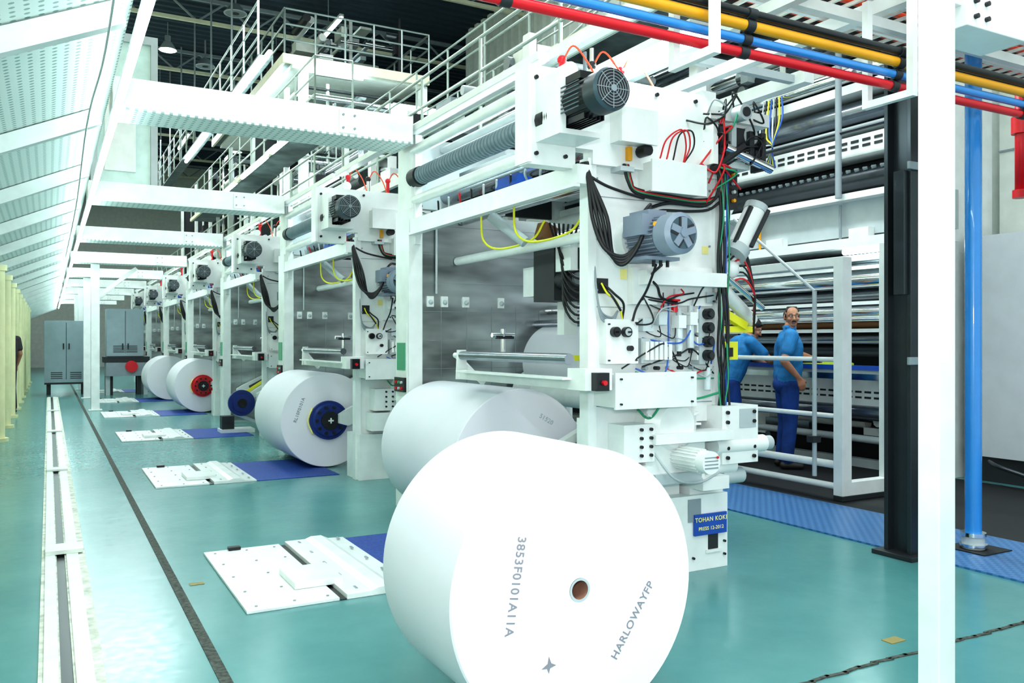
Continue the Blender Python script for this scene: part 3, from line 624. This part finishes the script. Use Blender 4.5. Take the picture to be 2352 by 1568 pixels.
# ------------------------------------------------------------ overhead press line
root=empty('newspaper_press_line',(5,8,0))
def pobj(b,name,bevel=0):
    o=b.obj(name,bevel=bevel); o.parent=root; o.location=(-5,-8,0); return o
b=B()
b.box(3.9,5.2,8.6,42,3.42,3.5,'deckgrey'); b.box(3.86,3.92,4.6,42,3.38,3.52,'white'); railing(b,3.92,4.7,3.92,42,3.5,1.05,1.5)
b.box(5.1,5.2,4.6,8.6,3.40,3.5,'white')
for k in range(4): b.box(3.9,5.2,4.7+1.1*k,4.76+1.1*k,3.42,3.48,'lgrey')
for i in range(9): b.box(4.6,4.75,5.2+4.2*i,5.35+4.2*i,0,3.42,'white')
pobj(b,'lower_walkway')
b=B()
b.box(6.0,7.2,7.5,44,5.28,5.36,'deckgrey'); b.box(5.95,6.02,7.5,44,5.22,5.38,'cream'); railing(b,6.0,7.6,6.0,44,5.36,1.05,1.4); railing(b,6.0,7.5,7.2,7.5,5.36,1.05,.6); railing(b,7.2,7.6,7.2,20,5.36,1.05,1.4)
for i in range(8): b.box(7.0,7.15,8+4.5*i,8.15+4.5*i,0,5.28,'white')
pobj(b,'upper_walkway')
b=B()
b.box(4.2,4.9,15,30,5.45,5.5,'deckgrey'); b.box(4.16,4.22,15,30,5.42,5.52,'cream'); railing(b,4.2,15,4.2,30,5.5,1.05,1.3); railing(b,4.2,15,4.9,15,5.5,1.05,.6)
for y in (15.5,18.6,22): b.cyl((4.1,y,5.36),(4.1,y+2.4,5.36),.045,'tube',n=10); b.box(4.05,4.2,y,y+2.4,5.39,5.42,'white')
for i in range(4): b.box(4.8,4.9,15.2+4.5*i,15.3+4.5*i,3.5,5.45,'white')
pobj(b,'mid_catwalk')
for i,(y0,sd) in enumerate(((8.5,1),(14,2),(20,3),(27,4),(34,5))):
    b=B(); 
    z1=5.0 if i<2 else 7.4
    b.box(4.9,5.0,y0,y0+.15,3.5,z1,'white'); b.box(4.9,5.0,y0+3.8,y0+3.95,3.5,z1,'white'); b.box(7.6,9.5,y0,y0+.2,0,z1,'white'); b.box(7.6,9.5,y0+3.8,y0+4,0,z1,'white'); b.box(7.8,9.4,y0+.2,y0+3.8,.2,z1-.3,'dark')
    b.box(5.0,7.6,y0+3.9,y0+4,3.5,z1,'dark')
    clutter(b,5.0,7.7,y0,y0+4,3.6,z1,110,sd)
    for k in range(6): b.cyl((7.7,y0+.2,.8+k*.65),(7.7,y0+3.8,.8+k*.65),.13,'chrome' if k%2 else 'white',n=16)
    pobj(b,'press_tower')
b=B()
b.box(4.9,8.6,20.1,30,8.05,8.2,'deckgrey'); b.box(4.85,8.6,20.05,20.12,8.0,8.22,'cream'); b.box(4.85,4.92,20.1,30,8.0,8.22,'cream')
railing(b,4.9,20.1,8.6,20.1,8.2,1.1,.7,r=.028); railing(b,4.9,20.1,4.9,30,8.2,1.1,1.2,r=.028); railing(b,8.6,20.1,8.6,30,8.2,1.1,1.2,r=.028)
clutter(b,5.6,8.3,21,29,8.3,10.0,120,31); clutter(b,5.3,8.5,20.6,29,5.4,7.8,190,32)
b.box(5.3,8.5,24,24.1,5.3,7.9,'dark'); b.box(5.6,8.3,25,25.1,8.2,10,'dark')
b.cyl((4.95,20.6,7.9),(4.95,24.5,7.9),.045,'tube',n=10); b.cyl((5.3,20.0,7.9),(6.8,20.0,7.9),.06,'tube',n=10); b.cyl((7.4,20.0,7.3),(8.5,20.0,7.3),.06,'tube',n=10)
b.box(5.1,8.4,20.2,29.8,7.95,8.05,'offwhite')
for zz in (5.8,6.4,6.9,7.4):
    b.cyl((5.4,20.5,zz),(8.3,20.5,zz),.06,'chrome',n=12); b.cyl((5.5,20.6,zz+.25),(8.1,20.6,zz+.25),.04,'dark',n=12)
b.box(5.3,5.5,20.2,20.4,0,8,'white'); b.box(8.4,8.6,20.2,20.4,0,8,'white')
railing(b,4.95,20.15,8.6,20.15,5.5,1.1,.6,r=.022)
pobj(b,'upper_press_deck')
b=B(); b.box(3.8,4.1,17.8,40,7.3,7.34,'deckgrey'); railing(b,3.8,17.8,3.8,40,7.34,1.1,1.4,r=.025); b.cyl((3.9,17.2,7.22),(3.9,21,7.22),.05,'tube',n=10); b.cyl((3.9,25,7.22),(3.9,29,7.22),.05,'tube',n=10)
for k in range(8): b.cyl((3.95,18.5+3*k,7.36),(3.95,18.5+3*k,11.4),.025,'grey',n=8)
pobj(b,'high_catwalk')
b=B()
for dx in (0,.9):
    for z in (0,.5,1.0): b.cyl((7.6+dx,9.5,6.4+z),(7.6+dx,16,5.2+z),.022,'railchrome',n=8)
    for k in range(8): y=9.5+k*.93; z=6.4-1.2*k/7; b.cyl((7.6+dx,y,z-.6),(7.6+dx,y,z+1.0),.022,'lgrey',n=8)
pobj(b,'stair_railing')
for (x,y,z,l) in ((7.2,23,10.5,2.6),(6.6,27,10.5,2.4),(9,32,10.3,3),(3.6,32,10.3,3),(5.2,38,10.2,3)):
    b=B(); b.box(x-.06,x+.06,y,y+l,z,z+.08,'white'); b.cyl((x,y,z-.03),(x,y+l,z-.03),.045,'tube',n=8); b.cyl((x,y+l/2,z),(x,y+l/2,11.5),.015,'grey',n=6)
    b.obj('pendant_tube_light')

# ------------------------------------------------------------ right side: main press
b=B(); X=7.8; y0,y1=5.55,13.5; W='lgrey'
b.box(X+.35,X+1.0,y0,y1,.05,4.3,'pit')
b.box(X,X+1.0,y0-.15,y0,.0,4.4,'white'); b.box(X+.2,X+1.0,9.7,9.9,0,4.4,'white')
b.box(7.45,X+.4,y0,y1,1.06,1.12,'lgrey'); b.box(7.43,7.46,y0,y1,1.10,1.15,'blue'); b.box(X-.05,X+.3,y0,y1,.98,1.06,'chrome')
b.box(X-.04,X+.1,y0,y1,.70,.98,'white')
for k in range(26):
    for zz in (.78,.84): b.box(X-.048,X-.038,y0+.3+.12*k,y0+.38+.12*k,zz,zz+.022,'dark')
b.box(X+.1,X+.2,y0,y1,.0,.1,'lgrey'); b.cyl((X-.1,y0,.35),(X-.1,y1,.35),.04,W,n=14)
b.cyl((X+.2,y0,.55),(X+.2,y1,.55),.05,'darksteel',n=14)
for (z,dx,r,mm) in ((1.30,.2,.07,'darksteel'),(1.42,.1,.05,'roller'),(1.60,.22,.05,'wood'),(1.72,.05,.075,'chrome'),(1.9,.18,.1,'roller'),(2.08,.02,.1,'chrome'),(2.25,.2,.09,'roller'),(2.32,.0,.035,'white')):
    b.cyl((X+dx,y0,z),(X+dx,y1,z),r,mm,n=24)
b.box(X-.05,X+.05,y0,y1,1.50,1.54,'white'); b.box(X-.02,X+.06,y0,y1,1.80,1.84,'white'); b.box(X-.1,X,y0,y1,2.18,2.22,'white'); b.cyl((X-.08,y0,1.64),(X-.08,y1,1.64),.02,'chrome',n=12)
b.box(X-.2,X+.35,y0-.2,y1,2.42,2.52,'white'); b.box(X-.1,X+.35,y0-.2,y1,2.55,2.95,'lgrey'); b.box(X-.25,X+.1,y0-.2,y1,2.93,3.0,'white')
b.cyl((X-.15,y0+.1,2.38),(X-.15,y0+.8,2.38),.035,'tube',n=10); b.cyl((X-.15,8.2,2.38),(X-.15,9.4,2.38),.03,'tube',n=10)  # the farther tube is added to brighten the press side
for k in range(5): b.box(X-.2,X-.1,6+1.2*k,6.25+1.2*k,2.5,2.62,'white'); b.cyl((X-.15,6.4+1.2*k,2.5),(X-.15,6.4+1.2*k,2.9),.015,'pipeyellow' if k==1 else 'grey',n=8)
b.cyl((X+.1,y0,3.2),(X+.1,y1,3.2),.12,'darksteel',n=24); 
for k in range(50): b.obox((X+.02,y0+.1+.11*k,3.27),(.1,.05,.02),(0,30,20),'grey')
b.box(X-.1,X+.25,y0,y1,3.42,3.64,'white')
for k in range(22): b.box(X-.108,X-.098,y0+.2+.15*k,y0+.3+.15*k,3.50,3.53,'dark'); b.box(X-.108,X-.098,y0+.2+.15*k,y0+.3+.15*k,3.56,3.59,'dark')
b.box(X-.05,X+.25,y0,y1,3.72,3.77,'lgrey'); b.cyl((X+.1,y0,3.95),(X+.1,y1,3.95),.12,'roller',n=24); b.box(X-.15,X+.25,y0,y1,4.1,4.2,'white'); b.cyl((X-.1,y0,4.32),(X-.1,y1,4.32),.08,'chrome',n=20)
b.box(X-.05,X+.3,y0,y1,4.42,4.5,'white'); b.cyl((X,y0,4.64),(X,y1,4.64),.09,'darksteel',n=20); b.box(X-.1,X+.3,y0,y1,4.76,4.86,'white'); b.cyl((X,y0,5.0),(X,y1,5.0),.08,'chrome',n=20); b.box(X+.35,X+1.0,y0,y1,4.3,5.6,'dark')
clutter(b,X-.3,X+.3,y0,y1,4.4,5.6,70,55)
b.cyl((7.5,6.3,2.95),(7.5,6.3,4.6),.035,'grey',n=12); b.cyl((7.5,5.4,3.65),(7.5,9.5,3.65),.02,'darksteel',n=8)
for k in range(8): b.tube([(7.6,7.2+.04*k,4.3),(7.5,7.1+.05*k,4.0-.03*k),(7.5,7.25,3.7),(7.7,7.4+.03*k,3.5)],.01,['cableblue','yellow','rubber','lgrey'][k%4])
b.box(7.62,7.78,5.5,5.6,.9,1.7,'black'); 
for k in range(6): b.cyl((7.62,5.55,1.0+.1*k),(7.60,5.55,1.0+.1*k),.025,('red','green','red','lgrey','green','red')[k],n=10)
b.box(7.5,7.6,6.6,6.8,1.12,1.16,'lime'); b.obox((7.55,6.35,1.15),(.12,.3,.05),(0,10,15),'lime')
clutter(b,7.7,8.1,y0,y1-1,.1,.65,30,77)
pobj(b,'main_press_unit')
b=B()
b.box(6.04,6.16,5.03,5.13,.12,2.13,'white'); b.box(6.64,6.76,5.03,5.13,.12,2.3,'white'); b.box(6.04,6.76,5.03,5.13,.05,.17,'white'); b.box(6.04,6.16,5.03,9.5,2.06,2.14,'white')
for z,r in ((1.24,.022),(.74,.022),(.31,.035),(.12,.03)): b.cyl((6.1,5.08,z),(6.1,9.6,z),r,'white',n=12)
b.box(6.05,6.15,9.5,9.62,0,2.14,'white'); b.cyl((6.0,5.3,.2),(6.0,5.3,1.85),.02,'lgrey',n=10); b.cyl((6.0,5.3,1.85),(5.9,6.2,2.6),.015,'lgrey',n=8)
b.box(5.94,6.04,5.26,5.34,.5,.56,'dark'); b.box(6.04,6.76,5.03,5.13,0.006,.05,'dark')
b.obj('safety_gate',bevel=.004)
b=B(); b.box(4.84,5.0,3.50,3.53,0,3.3,'darksteel'); b.box(4.84,5.0,3.67,3.70,0,3.3,'darksteel'); b.box(4.90,4.94,3.5,3.7,0,3.3,'darksteel'); b.box(4.78,5.06,3.45,3.75,0,.03,'dark'); b.box(4.8,5.04,3.48,3.5,1.25,1.3,'grey'); b.box(4.8,5.04,3.48,3.5,2.5,2.55,'grey'); b.box(4.8,4.84,3.52,3.6,1.7,2.5,'darksteel'); b.obj('steel_column',bevel=.003)
b=B(); b.cyl((5.43,3.46,.1),(5.43,3.46,4.6),.052,'pipeblue',n=24); b.cyl((5.43,3.46,0.012),(5.43,3.46,.12),.07,'lgrey',n=24); b.cyl((5.43,3.46,.03),(5.43,3.46,.05),.085,'chrome',n=24); b.cyl((5.43,3.46,.1),(5.43,3.46,.125),.078,'chrome',n=24); b.box(5.30,5.6,3.30,3.6,0.012,.018,'pit'); b.obj('blue_air_pipe')
b=B(); b.box(2.90,3.0,1.98,2.07,0,4.2,'white'); b.box(3.1,3.5,2.0,2.2,2.62,2.86,'white'); b.box(3.0,3.1,2.02,2.1,2.7,2.8,'white'); bolts(b,[(3.15,2.66),(3.15,2.72),(3.22,2.66),(3.22,2.72)],2.0,.01)
b.box(2.84,3.06,1.92,2.14,0,.015,'white')
b.obj('white_column',bevel=.004)
b=B()
for (z,y,mm,r) in ((2.79,3.02,'red',.024),(2.845,3.0,'pipeblue',.022),(2.905,2.98,'pipeyellow',.026),(2.955,2.96,'blackpaint',.02),(3.0,3.1,'blackpaint',.018)):
    b.cyl((.8,y,z),(7.5,y,z),r,mm,n=16)
    for x in (1.6,2.9,4.0,5.2): b.cyl((x,y,z),(x+.05,y,z),r+.006,'dark',n=16)
b.obj('overhead_pipes')
pr=empty('overhead_cable_rack',(4,3,3.2))
b=B()
for x in (2.62,4.0):
    b.box(x,x+.04,2.88,2.92,2.72,3.3,'white'); b.box(x,x+.04,2.88,3.2,2.70,2.74,'white'); b.box(x,x+.04,3.16,3.2,2.72,3.3,'white')
b.box(1.2,7,3.25,3.30,3.22,3.28,'white'); b.box(4.2,4.28,2,7.5,3.3,3.38,'white'); b.box(3.3,3.36,2.95,4.2,3.12,3.18,'white')
b.box(3.15,3.22,2.5,8,3.42,3.5,'white'); b.box(3.7,3.76,3.9,8,3.30,3.36,'white')
o=b.obj('frame',(-4,-3,-3.2),parent=pr)
b=B()
for x in [2.9+.12*k for k in range(32)]: b.box(x,x+.02,2.95,4.0,3.42,3.44,'offwhite')
for y in (2.95,3.3,3.65,4.0): b.box(2.8,6.8,y,y+.03,3.40,3.46,'white')
for k in range(14): b.cyl((2.8,3.0+.07*k,3.47),(6.8,3.02+.07*k,3.47),.022,'orangered' if k%4 else 'blackpaint',n=8)
b.obj('tray',(-4,-3,-3.2),parent=pr)
b=B(); b.box(3.2,3.42,3.72,4.8,3.19,3.24,'white'); b.box(3.22,3.40,3.74,4.78,3.15,3.19,'tube')
b.obj('tube_light',(-4,-3,-3.2),parent=pr)
b=B(); b.tube([(7.6,4.4,2.75),(7.6,4.4,3.3),(7.6,4.4,3.9)],.05,'red',smooth=False,n=12); b.cyl((7.6,4.4,3.3),(7.6,3.2,3.35),.05,'red',n=12); b.cyl((7.6,4.4,3.9),(6.8,4.4,4.0),.045,'red',n=12); b.cyl((7.6,4.4,3.25),(7.6,4.4,3.4),.08,'red',n=14); b.cyl((7.6,4.4,2.75),(7.6,4.4,2.68),.07,'red',n=14)
b.cyl((7.6,4.4,2.9),(8.82,4.4,2.9),.03,'red',n=8)
b.obj('red_sprinkler_pipe')
b=B(); X=8.2
b.box(X,X+.6,1.0,5.3,.25,2.46,'cabinet'); b.box(X+.05,X+.6,1.0,5.3,.0,.25,'dark')
for k in range(8):
    y=1.0+.61*k
    b.box(X-.004,X+.002,y,y+.010,.3,2.4,'dark')
    if y<5: b.box(X-.02,X,y+.5,y+.54,1.15,1.4,'lgrey'); b.box(X-.025,X-.018,y+.51,y+.53,1.18,1.37,'dark')
b.box(X-.01,X,3.2,3.4,2.1,2.25,'black'); b.box(X-.014,X-.01,3.25,3.35,2.12,2.15,'red')
b.obj('control_cabinets',bevel=0)
b=B(); b.box(8.85,8.95,-1,5.35,0,6.2,'offwhite')
for k in range(6): b.box(8.83,8.85,-.6+1.0*k,-.57+1.0*k,2.4,6.2,'grey')
for z in (3.4,4.4): b.box(8.83,8.85,-1,5.35,z,z+.02,'grey')
b.box(8.7,8.85,4.2,4.6,2.9,3.6,'dark')
b.obj('wall_partition')
b=B()
for k in range(4): b.tube([(7.9,2.5+.6*k,.02),(7.9,2.6+.6*k,.12),(7.95,3.0+.6*k,.2),(8.1,3.2+.6*k,.22)],.02,'darksteel')
b.obj('floor_hose')

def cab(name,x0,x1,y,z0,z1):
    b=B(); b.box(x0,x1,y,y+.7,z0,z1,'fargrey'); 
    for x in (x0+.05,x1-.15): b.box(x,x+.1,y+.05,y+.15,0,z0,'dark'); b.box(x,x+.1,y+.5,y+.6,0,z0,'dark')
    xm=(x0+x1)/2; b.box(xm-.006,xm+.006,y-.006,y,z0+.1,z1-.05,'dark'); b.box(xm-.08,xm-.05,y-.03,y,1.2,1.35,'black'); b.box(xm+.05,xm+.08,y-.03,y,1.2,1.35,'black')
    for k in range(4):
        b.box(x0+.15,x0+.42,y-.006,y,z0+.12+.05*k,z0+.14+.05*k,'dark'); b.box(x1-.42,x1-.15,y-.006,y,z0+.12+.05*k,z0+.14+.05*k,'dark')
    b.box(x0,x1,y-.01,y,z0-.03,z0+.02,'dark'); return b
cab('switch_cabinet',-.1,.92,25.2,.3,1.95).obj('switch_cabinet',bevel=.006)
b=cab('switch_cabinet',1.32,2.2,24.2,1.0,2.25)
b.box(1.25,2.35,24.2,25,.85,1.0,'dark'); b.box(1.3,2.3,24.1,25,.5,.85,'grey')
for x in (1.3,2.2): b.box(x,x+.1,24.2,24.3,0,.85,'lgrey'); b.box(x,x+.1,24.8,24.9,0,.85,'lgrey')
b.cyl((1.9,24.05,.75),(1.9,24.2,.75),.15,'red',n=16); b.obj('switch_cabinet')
b=B(); b.box(-.98,-.78,11.6,13.0,0,.65,'wood'); b.box(-.98,-.76,11.55,13.05,.65,.70,'wood'); b.box(-.95,-.8,12,12.5,.7,.95,'wood'); b.obj('wooden_crate')

# ------------------------------------------------------------ people
def capsule(b_,p0,p1,r0,r1,n=16):
    b_.cyl(p0,p1,r0,'skin',r2=r1,n=n); b_.sph(p0,r0,'skin',n); b_.sph(p1,r1,'skin',n)
def dist(pr,p):
    if pr[0]=='c':
        _,a,b_,ra,rb,tag=pr; ab=b_-a; t=max(0,min(1,(p-a).dot(ab)/max(1e-9,ab.length_squared))); return (p-a-ab*t).length-(ra+(rb-ra)*t)
    _,c,r,_,_,tag=pr; q=p-c; return (Vector((q.x/r[0],q.y/r[1],q.z/r[2])).length-1)*min(r)
def sdf_mesh(prims,voxel,smooth):
    b_=B()
    for pr in prims:
        if pr[0]=='c': capsule(b_,pr[1],pr[2],pr[3],pr[4])
        else: b_.sph(pr[1],pr[2],'skin',24)
    me=b_.mesh('tmp'); o=bpy.data.objects.new('tmp',me); S.collection.objects.link(o)
    md=o.modifiers.new('r','REMESH'); md.mode='VOXEL'; md.voxel_size=voxel
    ms=o.modifiers.new('s','SMOOTH'); ms.iterations=smooth; ms.factor=.5
    bpy.context.view_layer.update()
    out=bpy.data.meshes.new_from_object(o.evaluated_get(bpy.context.evaluated_depsgraph_get()))
    bpy.data.objects.remove(o); out.materials.clear()
    tags=[]
    for pr in prims:
        if pr[5] not in tags: tags.append(pr[5])
    for t in tags: out.materials.append(MATS[t])
    idx=[]
    for f in out.polygons:
        c=f.center; best=min(prims,key=lambda pr:dist(pr,c)); idx.append(tags.index(best[5]))
    out.polygons.foreach_set('material_index',idx); out.polygons.foreach_set('use_smooth',[True]*len(idx)); return out
V=Vector
def C(a,b_,ra,rb,t): return ('c',V(a),V(b_),ra,rb,t)
def E(c,r,t): return ('e',V(c),r,0,0,t)
def head_mesh(bald=True):
    P=[E((0,-.012,.03),(.074,.092,.088),'skin'),E((0,.018,-.03),(.062,.066,.075),'skin'),E((0,.045,-.078),(.038,.032,.028),'skin'),
       C((0,.082,.012),(0,.104,-.025),.009,.013,'skin'),C((-.012,.094,-.028),(.012,.094,-.028),.009,.009,'skin'),
       C((-.05,.068,.028),(-.012,.084,.028),.010,.010,'skin'),C((.05,.068,.028),(.012,.084,.028),.010,.010,'skin'),
       E((-.042,.062,-.022),(.024,.02,.024),'skin'),E((.042,.062,-.022),(.024,.02,.024),'skin'),
       C((-.02,.083,-.055),(.02,.083,-.055),.0065,.0065,'lip'),C((-.015,.083,-.064),(.015,.083,-.064),.006,.006,'lip'),
       E((-.076,-.005,-.005),(.010,.02,.033),'skin'),E((.076,-.005,-.005),(.010,.02,.033),'skin'),
       C((0,-.02,-.06),(0,-.03,-.13),.056,.060,'skin')]
    if bald: P+=[E((0,-.038,.026),(.081,.074,.080),'hair'),C((-.072,.02,.032),(-.073,.02,.005),.009,.006,'hair'),C((.072,.02,.032),(.073,.02,.005),.009,.006,'hair'),C((-.045,.01,.108),(.045,.01,.108),.013,.013,'hair'),C((-.062,.02,.07),(-.05,.01,.1),.014,.013,'hair'),C((.062,.02,.07),(.05,.01,.1),.014,.013,'hair'),
        C((-.022,.090,-.046),(.022,.090,-.046),.0055,.0055,'hair')]
    else: P+=[E((0,-.02,.052),(.083,.092,.08),'hair'),C((-.05,.066,.085),(.05,.066,.085),.014,.014,'hair')]
    P+=[C((-.045,.078,.037),(-.018,.089,.039),.004,.004,'hair'),C((.045,.078,.037),(.018,.089,.039),.004,.004,'hair')]
    return sdf_mesh(P,.0045,3)
def eyes_part():
    b_=B()
    for sx in (-1,1): b_.sph((sx*.029,.072,.012),.0125,'eyew',12); b_.sph((sx*.029,.0815,.012),.006,'hair',8)
    return b_
def hand(P,w,d,pn,curl=.5,tag='skin',side=1):
    d=V(d).normalized(); pn=V(pn).normalized(); s=d.cross(pn).normalized()*side
    w=V(w); 
    for k,(o,l) in enumerate(((-.030,.068),(-.010,.078),(.010,.072),(.030,.056))):
        kn=w+d*.085+s*o
        P.append(C(w+s*o*.5+d*.01,kn,.017,.013,tag))
        d1=(d*math.cos(curl*.6)+pn*math.sin(curl*.6)); d2=(d*math.cos(curl*1.5)+pn*math.sin(curl*1.5)); 
        m=kn+d1*l*.5; P.append(C(kn,m,.0095,.009,tag)); P.append(C(m,m+d2*l*.5,.009,.0075,tag))
    t0=w+d*.025-s*.022; t1=t0+(d*.6-s*.8+pn*.3).normalized()*.045; t2=t1+(d*.9-s*.2+pn*.4).normalized()*.035
    P.append(C(t0,t1,.013,.011,tag)); P.append(C(t1,t2,.011,.009,tag))
def person(name,loc,rotz,J,shirt,trouser,headrot,bald=True,lean=0):
    P=[]
    pel=V(J['pel']); ch=V(J['chest']); nk=V(J['neck']); hd=V(J['head'])
    P+=[E(pel,(.17,.13,.12),trouser),E(pel+V((0,-.02,-.05)),(.165,.13,.11),trouser)]
    mid=pel.lerp(ch,.45)
    P+=[C(pel+(ch-pel)*.12+V((-.06,0,0)),mid+V((-.06,.01,0)),.130,.132,shirt),C(pel+(ch-pel)*.12+V((.06,0,0)),mid+V((.06,.01,0)),.130,.132,shirt),
        C(mid+V((-.065,0,0)),ch+V((-.085,0,0)),.130,.126,shirt),C(mid+V((.065,0,0)),ch+V((.085,0,0)),.130,.126,shirt),E(ch+V((0,0,.02)),(.19,.135,.17),shirt)]
    P+=[C(ch+(nk-ch)*.5,nk+(ch-nk)*.12,.095,.072,shirt),C(nk,hd+V((0,-.02,-.09)),.060,.058,'skin')]
    P+=[C(nk+V((-.045,.035,-.0)),nk+V((.045,.035,0)),.025,.025,shirt),C(nk+V((-.05,-.04,.015)),nk+V((.05,-.04,.015)),.024,.024,shirt)]
    for s,k in ((-1,'L'),(1,'R')):
        sh,el,wr=V(J['sh'+k]),V(J['el'+k]),V(J['wr'+k])
        P+=[C(nk+V((0,0,-.06)),sh,.066,.072,shirt),C(sh,sh.lerp(el,.62),.074,.068,shirt),C(sh.lerp(el,.55),el,.048,.043,'skin'),C(el,el.lerp(wr,.4),.044,.040,'skin'),C(el.lerp(wr,.4),wr,.040,.027,'skin')]
        hand(P,wr,J['hd'+k],J['pn'+k],.55,'skin',-s)
        hp,kn,an,to=V(J['hp'+k]),V(J['kn'+k]),V(J['an'+k]),V(J['to'+k])
        P+=[C(hp,hp.lerp(kn,.5),.102,.092,trouser),C(hp.lerp(kn,.5),kn,.092,.076,trouser),C(kn,kn.lerp(an,.4),.076,.074,trouser),C(kn.lerp(an,.4),an+V((0,0,.03)),.074,.066,trouser),
            C(an+V((0,-.04,-.045)),to,.042,.036,'shoe'),C(an,an+V((0,0,-.03)),.045,.042,'shoe')]
    me=sdf_mesh(P,.009,3)
    root=bpy.data.objects.new(name,me); S.collection.objects.link(root); root.location=loc; root.rotation_euler=(0,0,math.radians(rotz))
    h=bpy.data.objects.new('head',head_mesh(bald)); S.collection.objects.link(h); h.parent=root; h.location=hd; h.rotation_euler=[math.radians(a) for a in headrot]
    e=eyes_part().obj('eyes',parent=h)
    return root
legs=dict(hpL=(-.09,0,.92),hpR=(.09,0,.92),knL=(-.1,.02,.5),knR=(.1,.0,.5),anL=(-.11,-.02,.09),anR=(.11,-.04,.09),toL=(-.12,.13,.036),toR=(.13,.11,.036))
man=dict(pel=(0,0,.97),chest=(0,.02,1.33),neck=(0,.03,1.535),head=(.01,.05,1.66),shL=(-.2,.05,1.45),shR=(.2,-.02,1.45),elL=(-.26,.26,1.24),wrL=(-.3,.44,1.19),hdL=(-0.3,1,-.2),pnL=(0,0,-1),
  elR=(.29,-.14,1.18),wrR=(.27,.03,1.0),hdR=(0,.4,-1),pnR=(-1,0,0),**legs)
mn=person('man_in_blue_uniform',(7.15,6.70,.006),-116,man,'shirt','trouser',(0,0,-95),True)
man2=dict(pel=(0,-.06,.95),chest=(0,.08,1.28),neck=(0,.17,1.45),head=(0,.25,1.54),shL=(-.19,.14,1.38),shR=(.19,.14,1.38),elL=(-.24,.36,1.2),wrL=(-.2,.54,1.12),hdL=(0.1,1,-.1),pnL=(0,0,-1),
  elR=(.25,.34,1.18),wrR=(.2,.54,1.12),hdR=(0,1,-.2),pnR=(0,0,-1),**dict(legs,hpL=(-.09,-.06,.92),hpR=(.09,-.06,.92)))
person('man_bending_over_press',(7.0,7.38,.006),-112,man2,'shirt','trouser',(-28,0,-15),False)
pd=dict(pel=(0,0,.97),chest=(0,.0,1.33),neck=(0,.0,1.53),head=(0,.03,1.66),shL=(-.2,0,1.44),shR=(.2,0,1.44),elL=(-.25,-.03,1.16),wrL=(-.24,.08,.92),hdL=(0,.2,-1),pnL=(1,0,0),
  elR=(.25,-.03,1.16),wrR=(.24,.08,.92),hdR=(0,.2,-1),pnR=(-1,0,0),**legs)
person('woman_in_dark_clothes',(-.72,19.1,0),30,pd,'darkcloth','darkcloth',(0,0,0),False)

# ------------------------------------------------------------ lights
w=bpy.data.worlds.new('World'); S.world=w; w.use_nodes=True
w.node_tree.nodes['Background'].inputs[0].default_value=(.87,.99,1.0,1); w.node_tree.nodes['Background'].inputs[1].default_value=.97
def area(name,loc,rot,sx,sy,e,col=(.90,.99,1.0)):
    l=bpy.data.lights.new(name,'AREA'); l.shape='RECTANGLE'; l.size=sx; l.size_y=sy; l.energy=e; l.color=col
    o=bpy.data.objects.new(name,l); S.collection.objects.link(o); o.location=loc; o.rotation_euler=[math.radians(a) for a in rot]; return o
area('overhead_fill',(2,1,5.5),(0,0,0),3,3,140)  # added area fill above the foreground, no fixture there
area('overhead_fill',(1.6,16,9.5),(0,0,0),2,8,400)  # added ambient fill over the aisle
area('overhead_fill',(7,14,10.4),(0,0,0),4,6,500)  # added ambient fill over the press towers
area('overhead_fill',(2.5,34,9.5),(0,0,0),3,12,900)  # added ambient fill for the far hall
area('overhead_fill',(6.3,6.6,5.1),(0,25,0),.4,3,130)  # added lamp that brightens the walkway beside the main press
area('camera_flash',(-.1,-.25,1.75),(82,0,-28.8),.25,.2,55,(1,.97,1))

# ------------------------------------------------------------ camera
cam=bpy.data.cameras.new('Camera'); cam.sensor_width=36; cam.lens=1936/2352*36; cam.clip_end=200
co=bpy.data.objects.new('Camera',cam); S.collection.objects.link(co); co.location=(0,0,1.4); co.rotation_euler=(math.radians(90),0,math.radians(-28.8)); S.camera=co
S.view_settings.view_transform='Standard'; S.view_settings.exposure=.2
try: S.view_settings.look='Medium High Contrast'
except Exception as e: print('look',e)
